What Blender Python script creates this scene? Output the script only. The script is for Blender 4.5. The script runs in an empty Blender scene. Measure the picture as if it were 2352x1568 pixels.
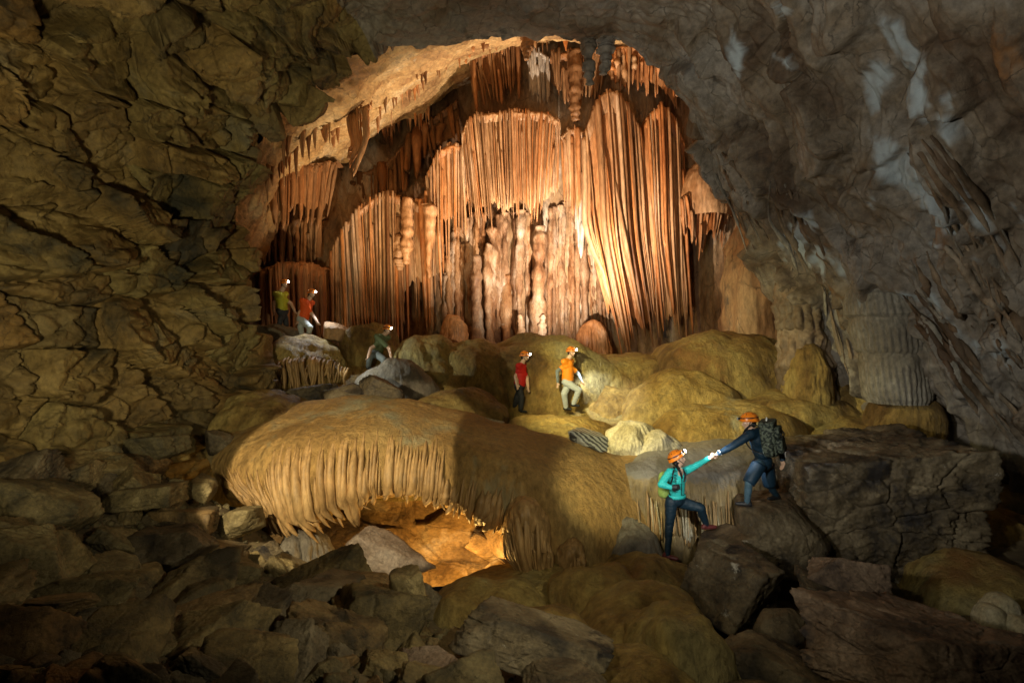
import bpy, bmesh, math, random
import numpy as np
from mathutils import Vector, Matrix

# ------------------------------------------------------------------ camera, world, lights, exposure
SC = bpy.context.scene
COL = SC.collection
# photo measures are read in a 2352 x 1568 frame; the lens is a level 20 mm on a 36 mm sensor
F, CX, CY, CAMZ = 2352 * 20.0 / 36.0, 1176.0, 784.0, 4.0


def far(d):
    """the curtain wall stands well behind the ridge"""
    t = np.clip((np.asarray(d, float) - 17.7) / 1.2, 0, 1)
    return d + 4.2 * t * t * (3 - 2 * t)


def P(x, y, d):
    """a direction in the photograph and a distance along the view axis -> a point in the cave"""
    d = float(far(d))
    return np.array(((x - CX) / F * d, d, CAMZ - (y - CY) / F * d))


def PN(a):
    a = np.asarray(a, float)
    x, y, d = a[..., 0], a[..., 1], far(a[..., 2])
    return np.stack(((x - CX) / F * d, d, CAMZ - (y - CY) / F * d), -1)


cd = bpy.data.cameras.new('camera')
cd.lens = 20.0
cd.sensor_width = 36.0
cd.clip_start = 0.05
cd.clip_end = 300.0
cam = bpy.data.objects.new('camera', cd)
cam.location = (0, 0, CAMZ)
cam.rotation_euler = (math.radians(90), 0, 0)
COL.objects.link(cam)
SC.camera = cam

world = bpy.data.worlds.new('World')
SC.world = world
world.use_nodes = True
world.node_tree.nodes['Background'].inputs['Color'].default_value = (0.55, 0.6, 0.5, 1)
world.node_tree.nodes['Background'].inputs['Strength'].default_value = 0.004


def lamp(name, kind, loc, target=None, power=100.0, color=(1, 1, 1), size=0.1, angle=60, blend=0.4):
    ld = bpy.data.lights.new(name, kind)
    ld.energy = power
    ld.color = color
    ld.shadow_soft_size = size
    o = bpy.data.objects.new(name, ld)
    o.location = loc
    if kind == 'SPOT':
        ld.spot_size = math.radians(angle)
        ld.spot_blend = blend
    if target is not None:
        v = Vector([t - l for t, l in zip(target, loc)])
        o.rotation_euler = v.to_track_quat('-Z', 'Y').to_euler()
    COL.objects.link(o)
    return o


# torches standing out of sight behind the flowstone ridge, washing the curtain wall from below
lamp('ridge_torch_and_fill', 'SPOT', (1.7, 18.9, 3.45), (1.9, 23.0, 12.0), 10500, (1.0, 0.85, 0.68), 0.08, 126, 1.0)
lamp('ridge_torch_and_fill', 'POINT', (1.2, 19.0, 3.5), None, 170, (1.0, 0.83, 0.64), 0.08)  # weak fill added for the foot of the curtain wall, not a torch
lamp('ridge_torch_and_fill', 'SPOT', (-3.2, 18.9, 3.5), (-3.4, 20.6, 11.0), 2900, (1.0, 0.76, 0.46), 0.12, 110, 0.8)
# torch in the hollow under the flowstone hood
lamp('hollow_torch', 'POINT', P(1045, 1322, 10.7), None, 200, (1.0, 0.58, 0.15), 0.06)
# hand torches of the photographer's party: at the left on the hood, across the mounds, on the climbers
lamp('hood_torch', 'SPOT', (-4.0, 4.4, 4.3), P(775, 1095, 10.0), 2100, (1.0, 0.82, 0.50), 0.05, 36, 0.08)
lamp('mound_torch', 'SPOT', (-0.6, 10.2, 5.0), P(1560, 915, 14.8), 1750, (1.0, 0.86, 0.40), 0.08, 78, 0.7)
lamp('mound_torch', 'SPOT', (-5.2, 13.2, 4.3), P(1050, 880, 14.6), 240, (0.95, 0.95, 0.80), 0.05, 60, 0.7)
lamp('climber_torch', 'SPOT', (1.5, 2.0, 4.1), P(1600, 1100, 9.2), 1500, (1.0, 0.98, 0.90), 0.05, 16, 0.7)
lamp('crest_torch', 'SPOT', (0.2, 5.0, 4.2), P(1415, 1105, 10.4), 1500, (1.0, 0.91, 0.50), 0.06, 24, 0.8)
lamp('ceiling_fill', 'SPOT', (0.6, 2.5, 3.6), (0.6, 13.0, 11.4), 620, (1.0, 0.90, 0.66), 0.2, 70, 0.9)  # fill added to bring up the ceiling rock, not one of the party's torches
# broad unseen fill spots added to brighten the side walls and the foreground
lamp('wall_fill', 'SPOT', (-2.6, 1.4, 3.6), (-6.6, 10.5, 6.6), 1650, (1.0, 0.87, 0.52), 0.25, 76, 0.8)
lamp('wall_fill', 'SPOT', (-2.4, 1.6, 4.2), (7.2, 12.0, 7.4), 2050, (1.0, 0.95, 0.82), 0.2, 82, 0.8)
lamp('front_fill', 'SPOT', (2.2, 3.4, 4.5), (-2.6, 7.8, 1.2), 460, (1.0, 0.88, 0.58), 0.10, 78, 0.9)
lamp('front_fill', 'SPOT', (-0.6, 2.0, 5.0), (2.4, 8.6, 0.9), 320, (1.0, 0.88, 0.58), 0.12, 72, 0.9)

SC.view_settings.view_transform = 'Standard'
SC.view_settings.look = 'None'
SC.view_settings.exposure = 0.0
SC.view_settings.gamma = 1.0
SC.view_settings.use_curve_mapping = False
SC.cycles.use_denoising = True
SC.cycles.max_bounces = 4
SC.cycles.diffuse_bounces = 2
SC.cycles.sample_clamp_indirect = 3.0

# ------------------------------------------------------------------ numeric helpers
RNG = np.random.default_rng(7)
_perm = np.random.default_rng(3).permutation(256).astype(np.int64)
_perm = np.concatenate([_perm, _perm, _perm])
_g3 = np.random.default_rng(4).normal(size=(256, 3))
_g3 /= np.linalg.norm(_g3, axis=1, keepdims=True)


def perlin(p):
    p = np.asarray(p, float)
    sh = p.shape[:-1]
    p = p.reshape(-1, 3)
    i = np.floor(p).astype(np.int64)
    f = p - i
    i &= 255
    w = f * f * f * (f * (f * 6 - 15) + 10)
    out = 0
    for dx in (0, 1):
        wx = w[:, 0] if dx else 1 - w[:, 0]
        a = _perm[i[:, 0] + dx]
        for dy in (0, 1):
            wy = w[:, 1] if dy else 1 - w[:, 1]
            b = _perm[a + i[:, 1] + dy]
            for dz in (0, 1):
                wz = w[:, 2] if dz else 1 - w[:, 2]
                h = _perm[b + i[:, 2] + dz]
                g = _g3[h & 255]
                out = out + wx * wy * wz * (g[:, 0] * (f[:, 0] - dx) + g[:, 1] * (f[:, 1] - dy) + g[:, 2] * (f[:, 2] - dz))
    return out.reshape(sh)


def fbm(p, octv=4, gain=0.5, lac=2.03):
    s, a, q = 0, 1.0, np.asarray(p, float)
    for k in range(octv):
        s = s + a * perlin(q + 17.3 * k)
        a *= gain
        q = q * lac
    return s


def ridged(p, octv=4):
    s, a, q = 0, 1.0, np.asarray(p, float)
    for k in range(octv):
        s = s + a * (0.5 - np.abs(perlin(q + 9.1 * k)) * 1.6)
        a *= 0.5
        q = q * 2.07
    return s


def _hash(ix, iy, k):
    h = (ix * 374761393 + iy * 668265263 + k * 2147483647) & 0xffffffff
    h = ((h ^ (h >> 13)) * 1274126177) & 0xffffffff
    h = h ^ (h >> 16)
    return (h & 0xffffff) / float(0xffffff)


def voronoi(q, k=1, jit=0.85):
    """2-D cells: distance to the border, cell id, offset from the cell's seed"""
    ix, iy = np.floor(q[..., 0]).astype(np.int64), np.floor(q[..., 1]).astype(np.int64)
    f1 = np.full(ix.shape, 1e9)
    f2 = np.full(ix.shape, 1e9)
    cid = np.zeros(ix.shape, np.int64)
    ox = np.zeros(ix.shape)
    oy = np.zeros(ix.shape)
    for dx in (-1, 0, 1):
        for dy in (-1, 0, 1):
            jx, jy = ix + dx, iy + dy
            px = jx + 0.5 + jit * (_hash(jx, jy, k) - 0.5)
            py = jy + 0.5 + jit * (_hash(jx, jy, k + 50) - 0.5)
            ax, ay = q[..., 0] - px, q[..., 1] - py
            dd = np.sqrt(ax * ax + ay * ay)
            near = dd < f1
            f2 = np.where(near, f1, np.minimum(f2, dd))
            f1 = np.where(near, dd, f1)
            cid = np.where(near, jx * 100003 + jy, cid)
            ox = np.where(near, ax, ox)
            oy = np.where(near, ay, oy)
    return f2 - f1, cid, ox, oy


def idrand(cid, k):
    return _hash(cid, cid * 0 + 7 * k, k)


def sstep(a, b, x):
    t = np.clip((x - a) / (b - a), 0, 1)
    return t * t * (3 - 2 * t)


def cr(A, n=None, ts=None):
    """Catmull-Rom resampling of control rows along axis 0"""
    A = np.asarray(A, float)
    k = A.shape[0]
    if ts is None:
        ts = np.linspace(0, k - 1, n)
    if k == 2:
        w = ts.reshape((-1,) + (1,) * (A.ndim - 1))
        return A[0] * (1 - w) + A[1] * w
    E = np.concatenate([(2 * A[0] - A[1])[None], A, (2 * A[-1] - A[-2])[None]])
    i = np.clip(np.floor(ts).astype(int), 0, k - 2)
    t = (ts - i).reshape((-1,) + (1,) * (A.ndim - 1))
    p0, p1, p2, p3 = E[i], E[i + 1], E[i + 2], E[i + 3]
    return 0.5 * (2 * p1 + (p2 - p0) * t + (2 * p0 - 5 * p1 + 4 * p2 - p3) * t * t + (3 * p1 - p0 - 3 * p2 + p3) * t ** 3)


def normals(V, toward=None):
    du = np.gradient(V, axis=0)
    dv = np.gradient(V, axis=1)
    n = np.cross(du, dv)
    n /= np.maximum(np.linalg.norm(n, axis=-1, keepdims=True), 1e-9)
    if toward is not None:
        s = np.sign(((np.asarray(toward) - V) * n).sum(-1).mean())
        n = n * (s if s else 1)
    return n


# ------------------------------------------------------------------ object helpers
def mesh_from(name, verts, faces, mats=None, smooth=True, mat_idx=None, attr=None):
    """faces: (n,4) or (n,3) int array, or a list of two such arrays"""
    me = bpy.data.meshes.new(name)
    v = np.ascontiguousarray(verts, dtype=np.float32).reshape(-1, 3)
    fl = faces if isinstance(faces, list) else [faces]
    fl = [np.asarray(f, np.int32) for f in fl if len(f)]
    loops = np.concatenate([f.ravel() for f in fl])
    tot = np.concatenate([np.full(len(f), f.shape[1], np.int32) for f in fl])
    start = np.concatenate([[0], np.cumsum(tot)[:-1]]).astype(np.int32)
    me.vertices.add(len(v))
    me.vertices.foreach_set('co', v.ravel())
    me.loops.add(len(loops))
    me.loops.foreach_set('vertex_index', loops)
    me.polygons.add(len(tot))
    me.polygons.foreach_set('loop_start', start)
    try:
        me.polygons.foreach_set('loop_total', tot)
    except Exception:
        pass
    me.polygons.foreach_set('use_smooth', np.full(len(tot), smooth))
    for m in (mats if isinstance(mats, (list, tuple)) else [mats] if mats else []):
        me.materials.append(m)
    if mat_idx is not None:
        me.polygons.foreach_set('material_index', np.asarray(mat_idx, np.int32))
    if attr:
        for an, av in attr.items():
            a = me.attributes.new(an, 'FLOAT', 'POINT')
            a.data.foreach_set('value', np.ascontiguousarray(av, np.float32).ravel())
    me.update(calc_edges=True)
    me.validate()
    return me


def link(name, me, parent=None):
    o = bpy.data.objects.new(name, me)
    COL.objects.link(o)
    if parent is not None:
        o.parent = parent
    return o


def tag(o, label=None, cat=None, group=None, kind=None):
    for k, v in (('label', label), ('category', cat), ('group', group), ('kind', kind)):
        if v:
            o[k] = v
    return o


def empty(name, loc=(0, 0, 0)):
    o = bpy.data.objects.new(name, None)
    o.empty_display_size = 0.2
    COL.objects.link(o)
    o.location = [float(c) for c in loc]
    return o


def grid_faces(n, m, wrap=False):
    """quads of an n x m grid; wrap closes axis 1"""
    a = np.arange(n * m).reshape(n, m)
    b = np.concatenate([a, a[:, :1]], 1) if wrap else a
    return np.stack([b[:-1, :-1], b[:-1, 1:], b[1:, 1:], b[1:, :-1]], -1).reshape(-1, 4)


def sheet(name, V, mat, parent=None, attr=None, wrap=False):
    return link(name, mesh_from(name, V, grid_faces(V.shape[0], V.shape[1], wrap), mat, attr=attr), parent)


def at_base(root, o):
    """keep world-space meshes in place under an Empty at the thing's base"""
    o.parent = root
    o.matrix_parent_inverse = Matrix.Translation(-Vector(root.location))
    return o


def tube(name, path, rad, mat, n=8, rings=14, flat=1.0, parent=None, wob=0.0, seed=0, tip=True, vertical=True, lump=0.0):
    """a tapering limb of stone along control points; rad = control radii; flat squeezes it front to back"""
    path = np.asarray(path, float)
    C = cr(path, rings)
    R = np.maximum(np.interp(np.linspace(0, 1, rings), np.linspace(0, 1, len(rad)), rad), 0.002)
    if wob:
        rr = np.random.default_rng(seed)
        g = rr.normal(size=rings + 4).clip(-1.6, 1.6)
        g = (g[:-4] + 2 * g[1:-3] + 3 * g[2:-2] + 2 * g[3:-1] + g[4:]) / 9 * 2.0
        R = R * (1 + wob * g)
    if tip:
        R[-1] *= 0.25
    th = np.linspace(0, 2 * np.pi, n, endpoint=False)
    if vertical:
        ex, ey = np.array([1., 0, 0]), np.array([0, 1., 0])
        V = C[:, None] + R[:, None, None] * (np.cos(th)[None, :, None] * ex + flat * np.sin(th)[None, :, None] * ey)
    else:
        T = np.gradient(C, axis=0)
        T /= np.linalg.norm(T, axis=1, keepdims=True) + 1e-9
        up = np.array([0, 0, 1.]) if abs(T[:, 2]).mean() < 0.8 else np.array([0, 1., 0])
        ex = np.cross(T, up)
        ex /= np.linalg.norm(ex, axis=1, keepdims=True) + 1e-9
        ey = np.cross(ex, T)
        V = C[:, None] + R[:, None, None] * (np.cos(th)[None, :, None] * ex[:, None] + flat * np.sin(th)[None, :, None] * ey[:, None])
    if lump:
        out = V - C[:, None]
        out /= np.linalg.norm(out, axis=-1, keepdims=True) + 1e-9
        V = V + out * (lump * (fbm(V * np.array([4, 4, 3.0]) + seed, 3) + 0.6 * ridged(V * np.array([7, 7, 4.0]) + seed, 3)))[..., None]
    fq = grid_faces(rings, n, True)
    vs = np.concatenate([V.reshape(-1, 3), C[:1], C[-1:]])
    k = rings * n
    j = np.arange(n)
    ft = np.concatenate([np.stack([np.full(n, k), (j + 1) % n, j], -1),
                         np.stack([np.full(n, k + 1), k - n + j, k - n + (j + 1) % n], -1)])
    me = mesh_from(name, vs, [fq, ft], mat)
    o = link(name, me)
    if parent is not None:
        at_base(parent, o)
    return o


# ------------------------------------------------------------------ materials (procedural)
def _n(nt, t, **kw):
    n = nt.nodes.new(t)
    for k, v in kw.items():
        setattr(n, k, v)
    return n


def stone(name, cols, scale=0.6, stretch=(1, 1, 1), rough=0.75, bump=0.35, bscale=14.0, bstretch=None, tints=None,
          attr=None, attr_col=(0.6, 0.62, 0.6), crack=0.0, spots=None, spec=0.35, bdist=0.03, vor=0.0, contrast=(0.35, 0.68)):
    m = bpy.data.materials.new(name)
    m.use_nodes = True
    nt = m.node_tree
    b = nt.nodes['Principled BSDF']
    b.inputs['Specular IOR Level'].default_value = spec
    geo = _n(nt, 'ShaderNodeNewGeometry')
    mp = _n(nt, 'ShaderNodeMapping')
    mp.inputs['Scale'].default_value = stretch
    nt.links.new(geo.outputs['Position'], mp.inputs['Vector'])
    n1 = _n(nt, 'ShaderNodeTexNoise')
    n1.inputs['Scale'].default_value = scale
    n1.inputs['Detail'].default_value = 9
    n1.inputs['Roughness'].default_value = 0.62
    n1.inputs['Distortion'].default_value = 0.4
    nt.links.new(mp.outputs[0], n1.inputs['Vector'])
    r1 = _n(nt, 'ShaderNodeValToRGB')
    el = r1.color_ramp.elements
    k = len(cols)
    while len(el) < k:
        el.new(0.5)
    for i, c in enumerate(cols):
        el[i].position = contrast[0] + (contrast[1] - contrast[0]) * i / max(1, k - 1)
        el[i].color = (*c, 1)
    nt.links.new(n1.outputs['Fac'], r1.inputs['Fac'])
    col = r1.outputs['Color']
    # fine mottling
    n2 = _n(nt, 'ShaderNodeTexNoise')
    n2.inputs['Scale'].default_value = scale * 16
    n2.inputs['Detail'].default_value = 8
    n2.inputs['Roughness'].default_value = 0.7
    nt.links.new(mp.outputs[0], n2.inputs['Vector'])
    mr = _n(nt, 'ShaderNodeMapRange')
    mr.inputs['From Min'].default_value = 0.3
    mr.inputs['From Max'].default_value = 0.7
    mr.inputs['To Min'].default_value = 0.5
    mr.inputs['To Max'].default_value = 1.32
    nt.links.new(n2.outputs['Fac'], mr.inputs['Value'])
    mx = _n(nt, 'ShaderNodeMix', data_type='RGBA', blend_type='MULTIPLY')
    mx.inputs['Factor'].default_value = 1
    nt.links.new(col, mx.inputs['A'])
    nt.links.new(mr.outputs[0], mx.inputs['B'])
    col = mx.outputs['Result']
    if tints:
        oi = _n(nt, 'ShaderNodeObjectInfo')
        r2 = _n(nt, 'ShaderNodeValToRGB')
        r2.color_ramp.interpolation = 'LINEAR'
        e2 = r2.color_ramp.elements
        while len(e2) < len(tints):
            e2.new(0.5)
        for i, c in enumerate(tints):
            e2[i].position = i / max(1, len(tints) - 1)
            e2[i].color = (*c, 1)
        nt.links.new(oi.outputs['Random'], r2.inputs['Fac'])
        m3 = _n(nt, 'ShaderNodeMix', data_type='RGBA', blend_type='MULTIPLY')
        m3.inputs['Factor'].default_value = 1
        nt.links.new(col, m3.inputs['A'])
        nt.links.new(r2.outputs['Color'], m3.inputs['B'])
        col = m3.outputs['Result']
    if spots:
        # mineral staining with its own shape: (colour, scale, low, high)
        for (sc_, ss, lo, hi, st) in spots:
            mp2 = _n(nt, 'ShaderNodeMapping')
            mp2.inputs['Scale'].default_value = st
            mp2.inputs['Location'].default_value = (ss * 3.1, ss, 0)
            nt.links.new(geo.outputs['Position'], mp2.inputs['Vector'])
            n4 = _n(nt, 'ShaderNodeTexNoise')
            n4.inputs['Scale'].default_value = ss
            n4.inputs['Detail'].default_value = 7
            n4.inputs['Roughness'].default_value = 0.65
            nt.links.new(mp2.outputs[0], n4.inputs['Vector'])
            m5 = _n(nt, 'ShaderNodeMapRange')
            m5.inputs['From Min'].default_value = lo
            m5.inputs['From Max'].default_value = hi
            nt.links.new(n4.outputs['Fac'], m5.inputs['Value'])
            m6 = _n(nt, 'ShaderNodeMix', data_type='RGBA')
            nt.links.new(m5.outputs[0], m6.inputs['Factor'])
            nt.links.new(col, m6.inputs['A'])
            m6.inputs['B'].default_value = (*sc_, 1)
            col = m6.outputs['Result']
    if crack:
        vd = _n(nt, 'ShaderNodeTexVoronoi', feature='DISTANCE_TO_EDGE')
        vd.inputs['Scale'].default_value = 1.15
        wv = _n(nt, 'ShaderNodeVectorMath', operation='MULTIPLY_ADD')
        wv.inputs[1].default_value = (0.9, 0.9, 0.9)
        nt.links.new(n1.outputs['Color'], wv.inputs[0])
        nt.links.new(mp.outputs[0], wv.inputs[2])
        nt.links.new(wv.outputs[0], vd.inputs['Vector'])
        fm = _n(nt, 'ShaderNodeMapRange')
        fm.inputs['From Max'].default_value = 0.022
        fm.inputs['To Min'].default_value = 0.75
        fm.inputs['To Max'].default_value = 0.0
        nt.links.new(vd.outputs['Distance'], fm.inputs['Value'])
        gate = _n(nt, 'ShaderNodeMapRange')
        gate.inputs['From Min'].default_value = 0.42
        gate.inputs['From Max'].default_value = 0.58
        nt.links.new(n2.outputs['Fac'], gate.inputs['Value'])
        gm = _n(nt, 'ShaderNodeMath', operation='MULTIPLY')
        nt.links.new(fm.outputs[0], gm.inputs[0])
        nt.links.new(gate.outputs[0], gm.inputs[1])
        mf = _n(nt, 'ShaderNodeMix', data_type='RGBA')
        nt.links.new(gm.outputs[0], mf.inputs['Factor'])
        nt.links.new(col, mf.inputs['A'])
        mf.inputs['B'].default_value = (0.012, 0.010, 0.008, 1)
        col = mf.outputs['Result']
    if attr:
        at = _n(nt, 'ShaderNodeAttribute', attribute_name=attr)
        m4 = _n(nt, 'ShaderNodeMix', data_type='RGBA')
        nt.links.new(at.outputs['Fac'], m4.inputs['Factor'])
        nt.links.new(col, m4.inputs['A'])
        m4.inputs['B'].default_value = (*attr_col, 1)
        col = m4.outputs['Result']
    nt.links.new(col, b.inputs['Base Color'])
    # damp sheen varies over the stone
    mr2 = _n(nt, 'ShaderNodeMapRange')
    mr2.inputs['From Min'].default_value = 0.3
    mr2.inputs['From Max'].default_value = 0.7
    mr2.inputs['To Min'].default_value = max(0.05, rough - 0.22)
    mr2.inputs['To Max'].default_value = min(1, rough + 0.15)
    nt.links.new(n2.outputs['Fac'], mr2.inputs['Value'])
    nt.links.new(mr2.outputs[0], b.inputs['Roughness'])
    # relief
    mpb = _n(nt, 'ShaderNodeMapping')
    mpb.inputs['Scale'].default_value = bstretch or stretch
    nt.links.new(geo.outputs['Position'], mpb.inputs['Vector'])
    nb = _n(nt, 'ShaderNodeTexNoise')
    nb.inputs['Scale'].default_value = bscale * 1.5
    nb.inputs['Detail'].default_value = 7
    nb.inputs['Roughness'].default_value = 0.72
    nt.links.new(mpb.outputs[0], nb.inputs['Vector'])
    h = nb.outputs['Fac']
    if crack or vor:
        vo = _n(nt, 'ShaderNodeTexVoronoi', feature='DISTANCE_TO_EDGE' if crack else 'SMOOTH_F1')
        vo.inputs['Scale'].default_value = bscale * (0.16 if crack else 0.9)
        nd = _n(nt, 'ShaderNodeMix', data_type='VECTOR')
        nd.inputs['Factor'].default_value = 0.12
        nt.links.new(mpb.outputs[0], nd.inputs['A'])
        nt.links.new(nb.outputs['Color'], nd.inputs['B'])
        nt.links.new(nd.outputs['Result'], vo.inputs['Vector'])
        mc = _n(nt, 'ShaderNodeMapRange')
        mc.inputs['From Max'].default_value = 0.05 if crack else 0.8
        mc.inputs['To Min'].default_value = -crack if crack else vor
        mc.inputs['To Max'].default_value = 0
        nt.links.new(vo.outputs['Distance'], mc.inputs['Value'])
        ad = _n(nt, 'ShaderNodeMath', operation='ADD')
        nt.links.new(h, ad.inputs[0])
        nt.links.new(mc.outputs[0], ad.inputs[1])
        h = ad.outputs[0]
    bp = _n(nt, 'ShaderNodeBump')
    bp.inputs['Strength'].default_value = bump
    bp.inputs['Distance'].default_value = bdist
    nt.links.new(h, bp.inputs['Height'])
    nt.links.new(bp.outputs[0], b.inputs['Normal'])
    return m


def plain(name, col, rough=0.6, spec=0.4, emit=None, power=0.0, metal=0.0, mottle=None, ms=60.0):
    m = bpy.data.materials.new(name)
    m.use_nodes = True
    nt = m.node_tree
    b = nt.nodes['Principled BSDF']
    b.inputs['Base Color'].default_value = (*col, 1)
    b.inputs['Roughness'].default_value = rough
    b.inputs['Specular IOR Level'].default_value = spec
    b.inputs['Metallic'].default_value = metal
    tc = _n(nt, 'ShaderNodeTexCoord')
    n1 = _n(nt, 'ShaderNodeTexNoise')
    n1.inputs['Scale'].default_value = ms
    n1.inputs['Detail'].default_value = 4
    nt.links.new(tc.outputs['Object'], n1.inputs['Vector'])
    if not emit:
        r = _n(nt, 'ShaderNodeValToRGB')
        lo = mottle or tuple(c * 0.78 for c in col)
        r.color_ramp.elements[0].position = 0.38 if not mottle else 0.46
        r.color_ramp.elements[1].position = 0.62 if not mottle else 0.54
        r.color_ramp.elements[0].color = (*lo, 1)
        r.color_ramp.elements[1].color = (*[min(1, c * (1.08 if not mottle else 1)) for c in col], 1)
        nt.links.new(n1.outputs['Fac'], r.inputs['Fac'])
        nt.links.new(r.outputs['Color'], b.inputs['Base Color'])
        bp = _n(nt, 'ShaderNodeBump')
        bp.inputs['Strength'].default_value = 0.15
        bp.inputs['Distance'].default_value = 0.004
        nt.links.new(n1.outputs['Fac'], bp.inputs['Height'])
        nt.links.new(bp.outputs[0], b.inputs['Normal'])
    else:
        m.cycles.emission_sampling = 'NONE'
        b.inputs['Emission Color'].default_value = (*emit, 1)
        b.inputs['Emission Strength'].default_value = power
    return m


CREAM, OCHRE, RUST, BROWN, GREY = (0.56, 0.42, 0.27), (0.50, 0.29, 0.11), (0.40, 0.17, 0.05), (0.22, 0.12, 0.06), (0.46, 0.42, 0.38)
M_LEFT = stone('fractured_rock', [(0.045, 0.040, 0.027), (0.17, 0.12, 0.048), (0.25, 0.19, 0.082), (0.18, 0.16, 0.11)], 0.55, rough=0.72,
               bump=0.9, bscale=9, crack=0.5, tints=[(0.72, 0.75, 0.78), (1.1, 0.95, 0.75), (0.95, 1, 0.9), (1.15, 0.9, 0.65)], spec=0.3)
M_RIGHT = stone('grey_wall_rock', [(0.085, 0.055, 0.033), (0.17, 0.135, 0.095), (0.24, 0.215, 0.18), (0.21, 0.195, 0.175)], 0.42, rough=0.72,
                bump=0.8, bscale=8, crack=0.3, attr='calcite', attr_col=(0.36, 0.42, 0.45), spec=0.3,
                spots=[((0.025, 0.018, 0.014), 0.9, 0.60, 0.70, (1, 1, 0.6)), ((0.22, 0.10, 0.03), 0.7, 0.62, 0.74, (1, 1, 0.7))])
M_RUBBLE = stone('rubble_rock', [(0.045, 0.040, 0.026), (0.165, 0.13, 0.065), (0.29, 0.24, 0.13)], 1.9, rough=0.7, bump=0.85, bscale=12, crack=0.35,
                 tints=[(0.7, 0.72, 0.7), (1.1, 1.0, 0.8), (1.0, 1.0, 0.95), (1.15, 0.85, 0.65)], spec=0.35)
M_BOULD = stone('dark_boulder', [(0.03, 0.024, 0.018), (0.13, 0.10, 0.058), (0.25, 0.205, 0.13)], 1.5, rough=0.68, bump=0.9, bscale=10, crack=0.3,
                spots=[((0.02, 0.017, 0.016), 1.4, 0.56, 0.64, (1, 1, 1)), ((0.42, 0.40, 0.34), 2.3, 0.66, 0.71, (1, 1, 1))], spec=0.4)
M_REDB = stone('reddish_boulder', [(0.07, 0.048, 0.036), (0.20, 0.14, 0.095), (0.31, 0.235, 0.175)], 1.6, rough=0.7, bump=0.9, bscale=10, crack=0.3,
               spots=[((0.05, 0.045, 0.05), 1.3, 0.60, 0.68, (1, 1, 1)), ((0.45, 0.44, 0.38), 2.6, 0.68, 0.73, (1, 1, 1))], spec=0.35)
M_GOLD = stone('golden_flowstone', [(0.24, 0.14, 0.032), (0.42, 0.28, 0.075), (0.50, 0.37, 0.13)], 0.5, (1, 1, 0.45), rough=0.6, bump=1.0, bscale=6, bdist=0.13, contrast=(0.40, 0.62),
               bstretch=(1, 1, 0.42), vor=0.35, spec=0.4, spots=[((0.40, 0.40, 0.28), 0.8, 0.60, 0.72, (1, 1, 0.3))])
M_HOOD = stone('tan_flowstone', [(0.30, 0.175, 0.055), (0.44, 0.27, 0.09), (0.50, 0.34, 0.13)], 0.6, (1, 1, 0.4), rough=0.62, bump=1.0, bscale=9, bdist=0.09,
               bstretch=(1, 1, 0.4), vor=0.3, spec=0.4, spots=[((0.34, 0.33, 0.21), 0.55, 0.58, 0.68, (1, 1, 0.22))])
M_MOUND = stone('mound_flowstone', [(0.15, 0.085, 0.025), (0.32, 0.21, 0.062), (0.43, 0.32, 0.105), (0.37, 0.31, 0.14)], 0.55, (1, 1, 0.6), rough=0.6, bump=1.0, bscale=6.5, bdist=0.13, contrast=(0.38, 0.64),
                bstretch=(1, 1, 0.5), vor=0.4, spec=0.4, spots=[((0.30, 0.14, 0.04), 0.6, 0.58, 0.72, (1, 1, 0.5))])
M_GREYF = stone('grey_flowstone', [(0.11, 0.095, 0.075), (0.21, 0.185, 0.145), (0.36, 0.335, 0.275)], 0.9, (1, 1, 0.5), rough=0.55, bump=0.9, bscale=8, bdist=0.07,
                bstretch=(1, 1, 0.35), vor=0.25, spec=0.45)
M_WHITE = stone('white_calcite', [(0.33, 0.28, 0.16), (0.46, 0.41, 0.27), (0.58, 0.54, 0.42)], 1.6, (1, 1, 0.6), rough=0.55, bump=0.6, bscale=15, vor=0.4)
M_RIB = stone('curtain_flowstone', [(0.30, 0.145, 0.055), (0.52, 0.315, 0.155), (0.64, 0.49, 0.34)], 0.7, (1, 1, 0.22), rough=0.55, bump=0.4, bscale=12,
              bstretch=(1, 1, 2.2), tints=[(0.45, 0.33, 0.24), (1.0, 0.92, 0.88), (1.05, 0.60, 0.26), (1.12, 1.14, 1.22), (0.85, 0.50, 0.26), (1.12, 1.06, 1.02), (0.62, 0.50, 0.42)], spec=0.4)
M_RIBW = stone('pale_curtain_flowstone', [(0.36, 0.29, 0.22), (0.50, 0.43, 0.35), (0.62, 0.58, 0.52)], 0.8, (1, 1, 0.3), rough=0.5, bump=0.4, bscale=12,
               tints=[(0.8, 0.75, 0.7), (1, 1, 1), (1.05, 1.05, 1.1)], spec=0.4)
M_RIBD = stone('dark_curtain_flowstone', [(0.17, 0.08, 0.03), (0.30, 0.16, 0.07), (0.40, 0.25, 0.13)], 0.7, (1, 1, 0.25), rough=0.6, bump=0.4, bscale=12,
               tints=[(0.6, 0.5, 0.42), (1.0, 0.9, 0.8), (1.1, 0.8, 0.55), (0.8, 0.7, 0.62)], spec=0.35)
M_RIBG = stone('golden_rib', [(0.30, 0.19, 0.08), (0.42, 0.27, 0.115), (0.48, 0.34, 0.16)], 0.8, (1, 1, 0.3), rough=0.6, bump=0.35, bscale=14,
               tints=[(0.82, 0.78, 0.72), (1.05, 1.02, 1.0), (0.95, 0.92, 0.9)], spec=0.4)
M_BACK = stone('chamber_rock', [(0.11, 0.05, 0.02), (0.27, 0.14, 0.065), (0.40, 0.25, 0.13), (0.50, 0.40, 0.30)], 0.5, (1, 1, 0.35), rough=0.7, bump=0.7, bscale=10,
               bstretch=(1, 1, 0.5), crack=0.25, spots=[((0.08, 0.06, 0.05), 1.2, 0.60, 0.68, (1, 1, 0.4))], spec=0.3)
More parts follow.
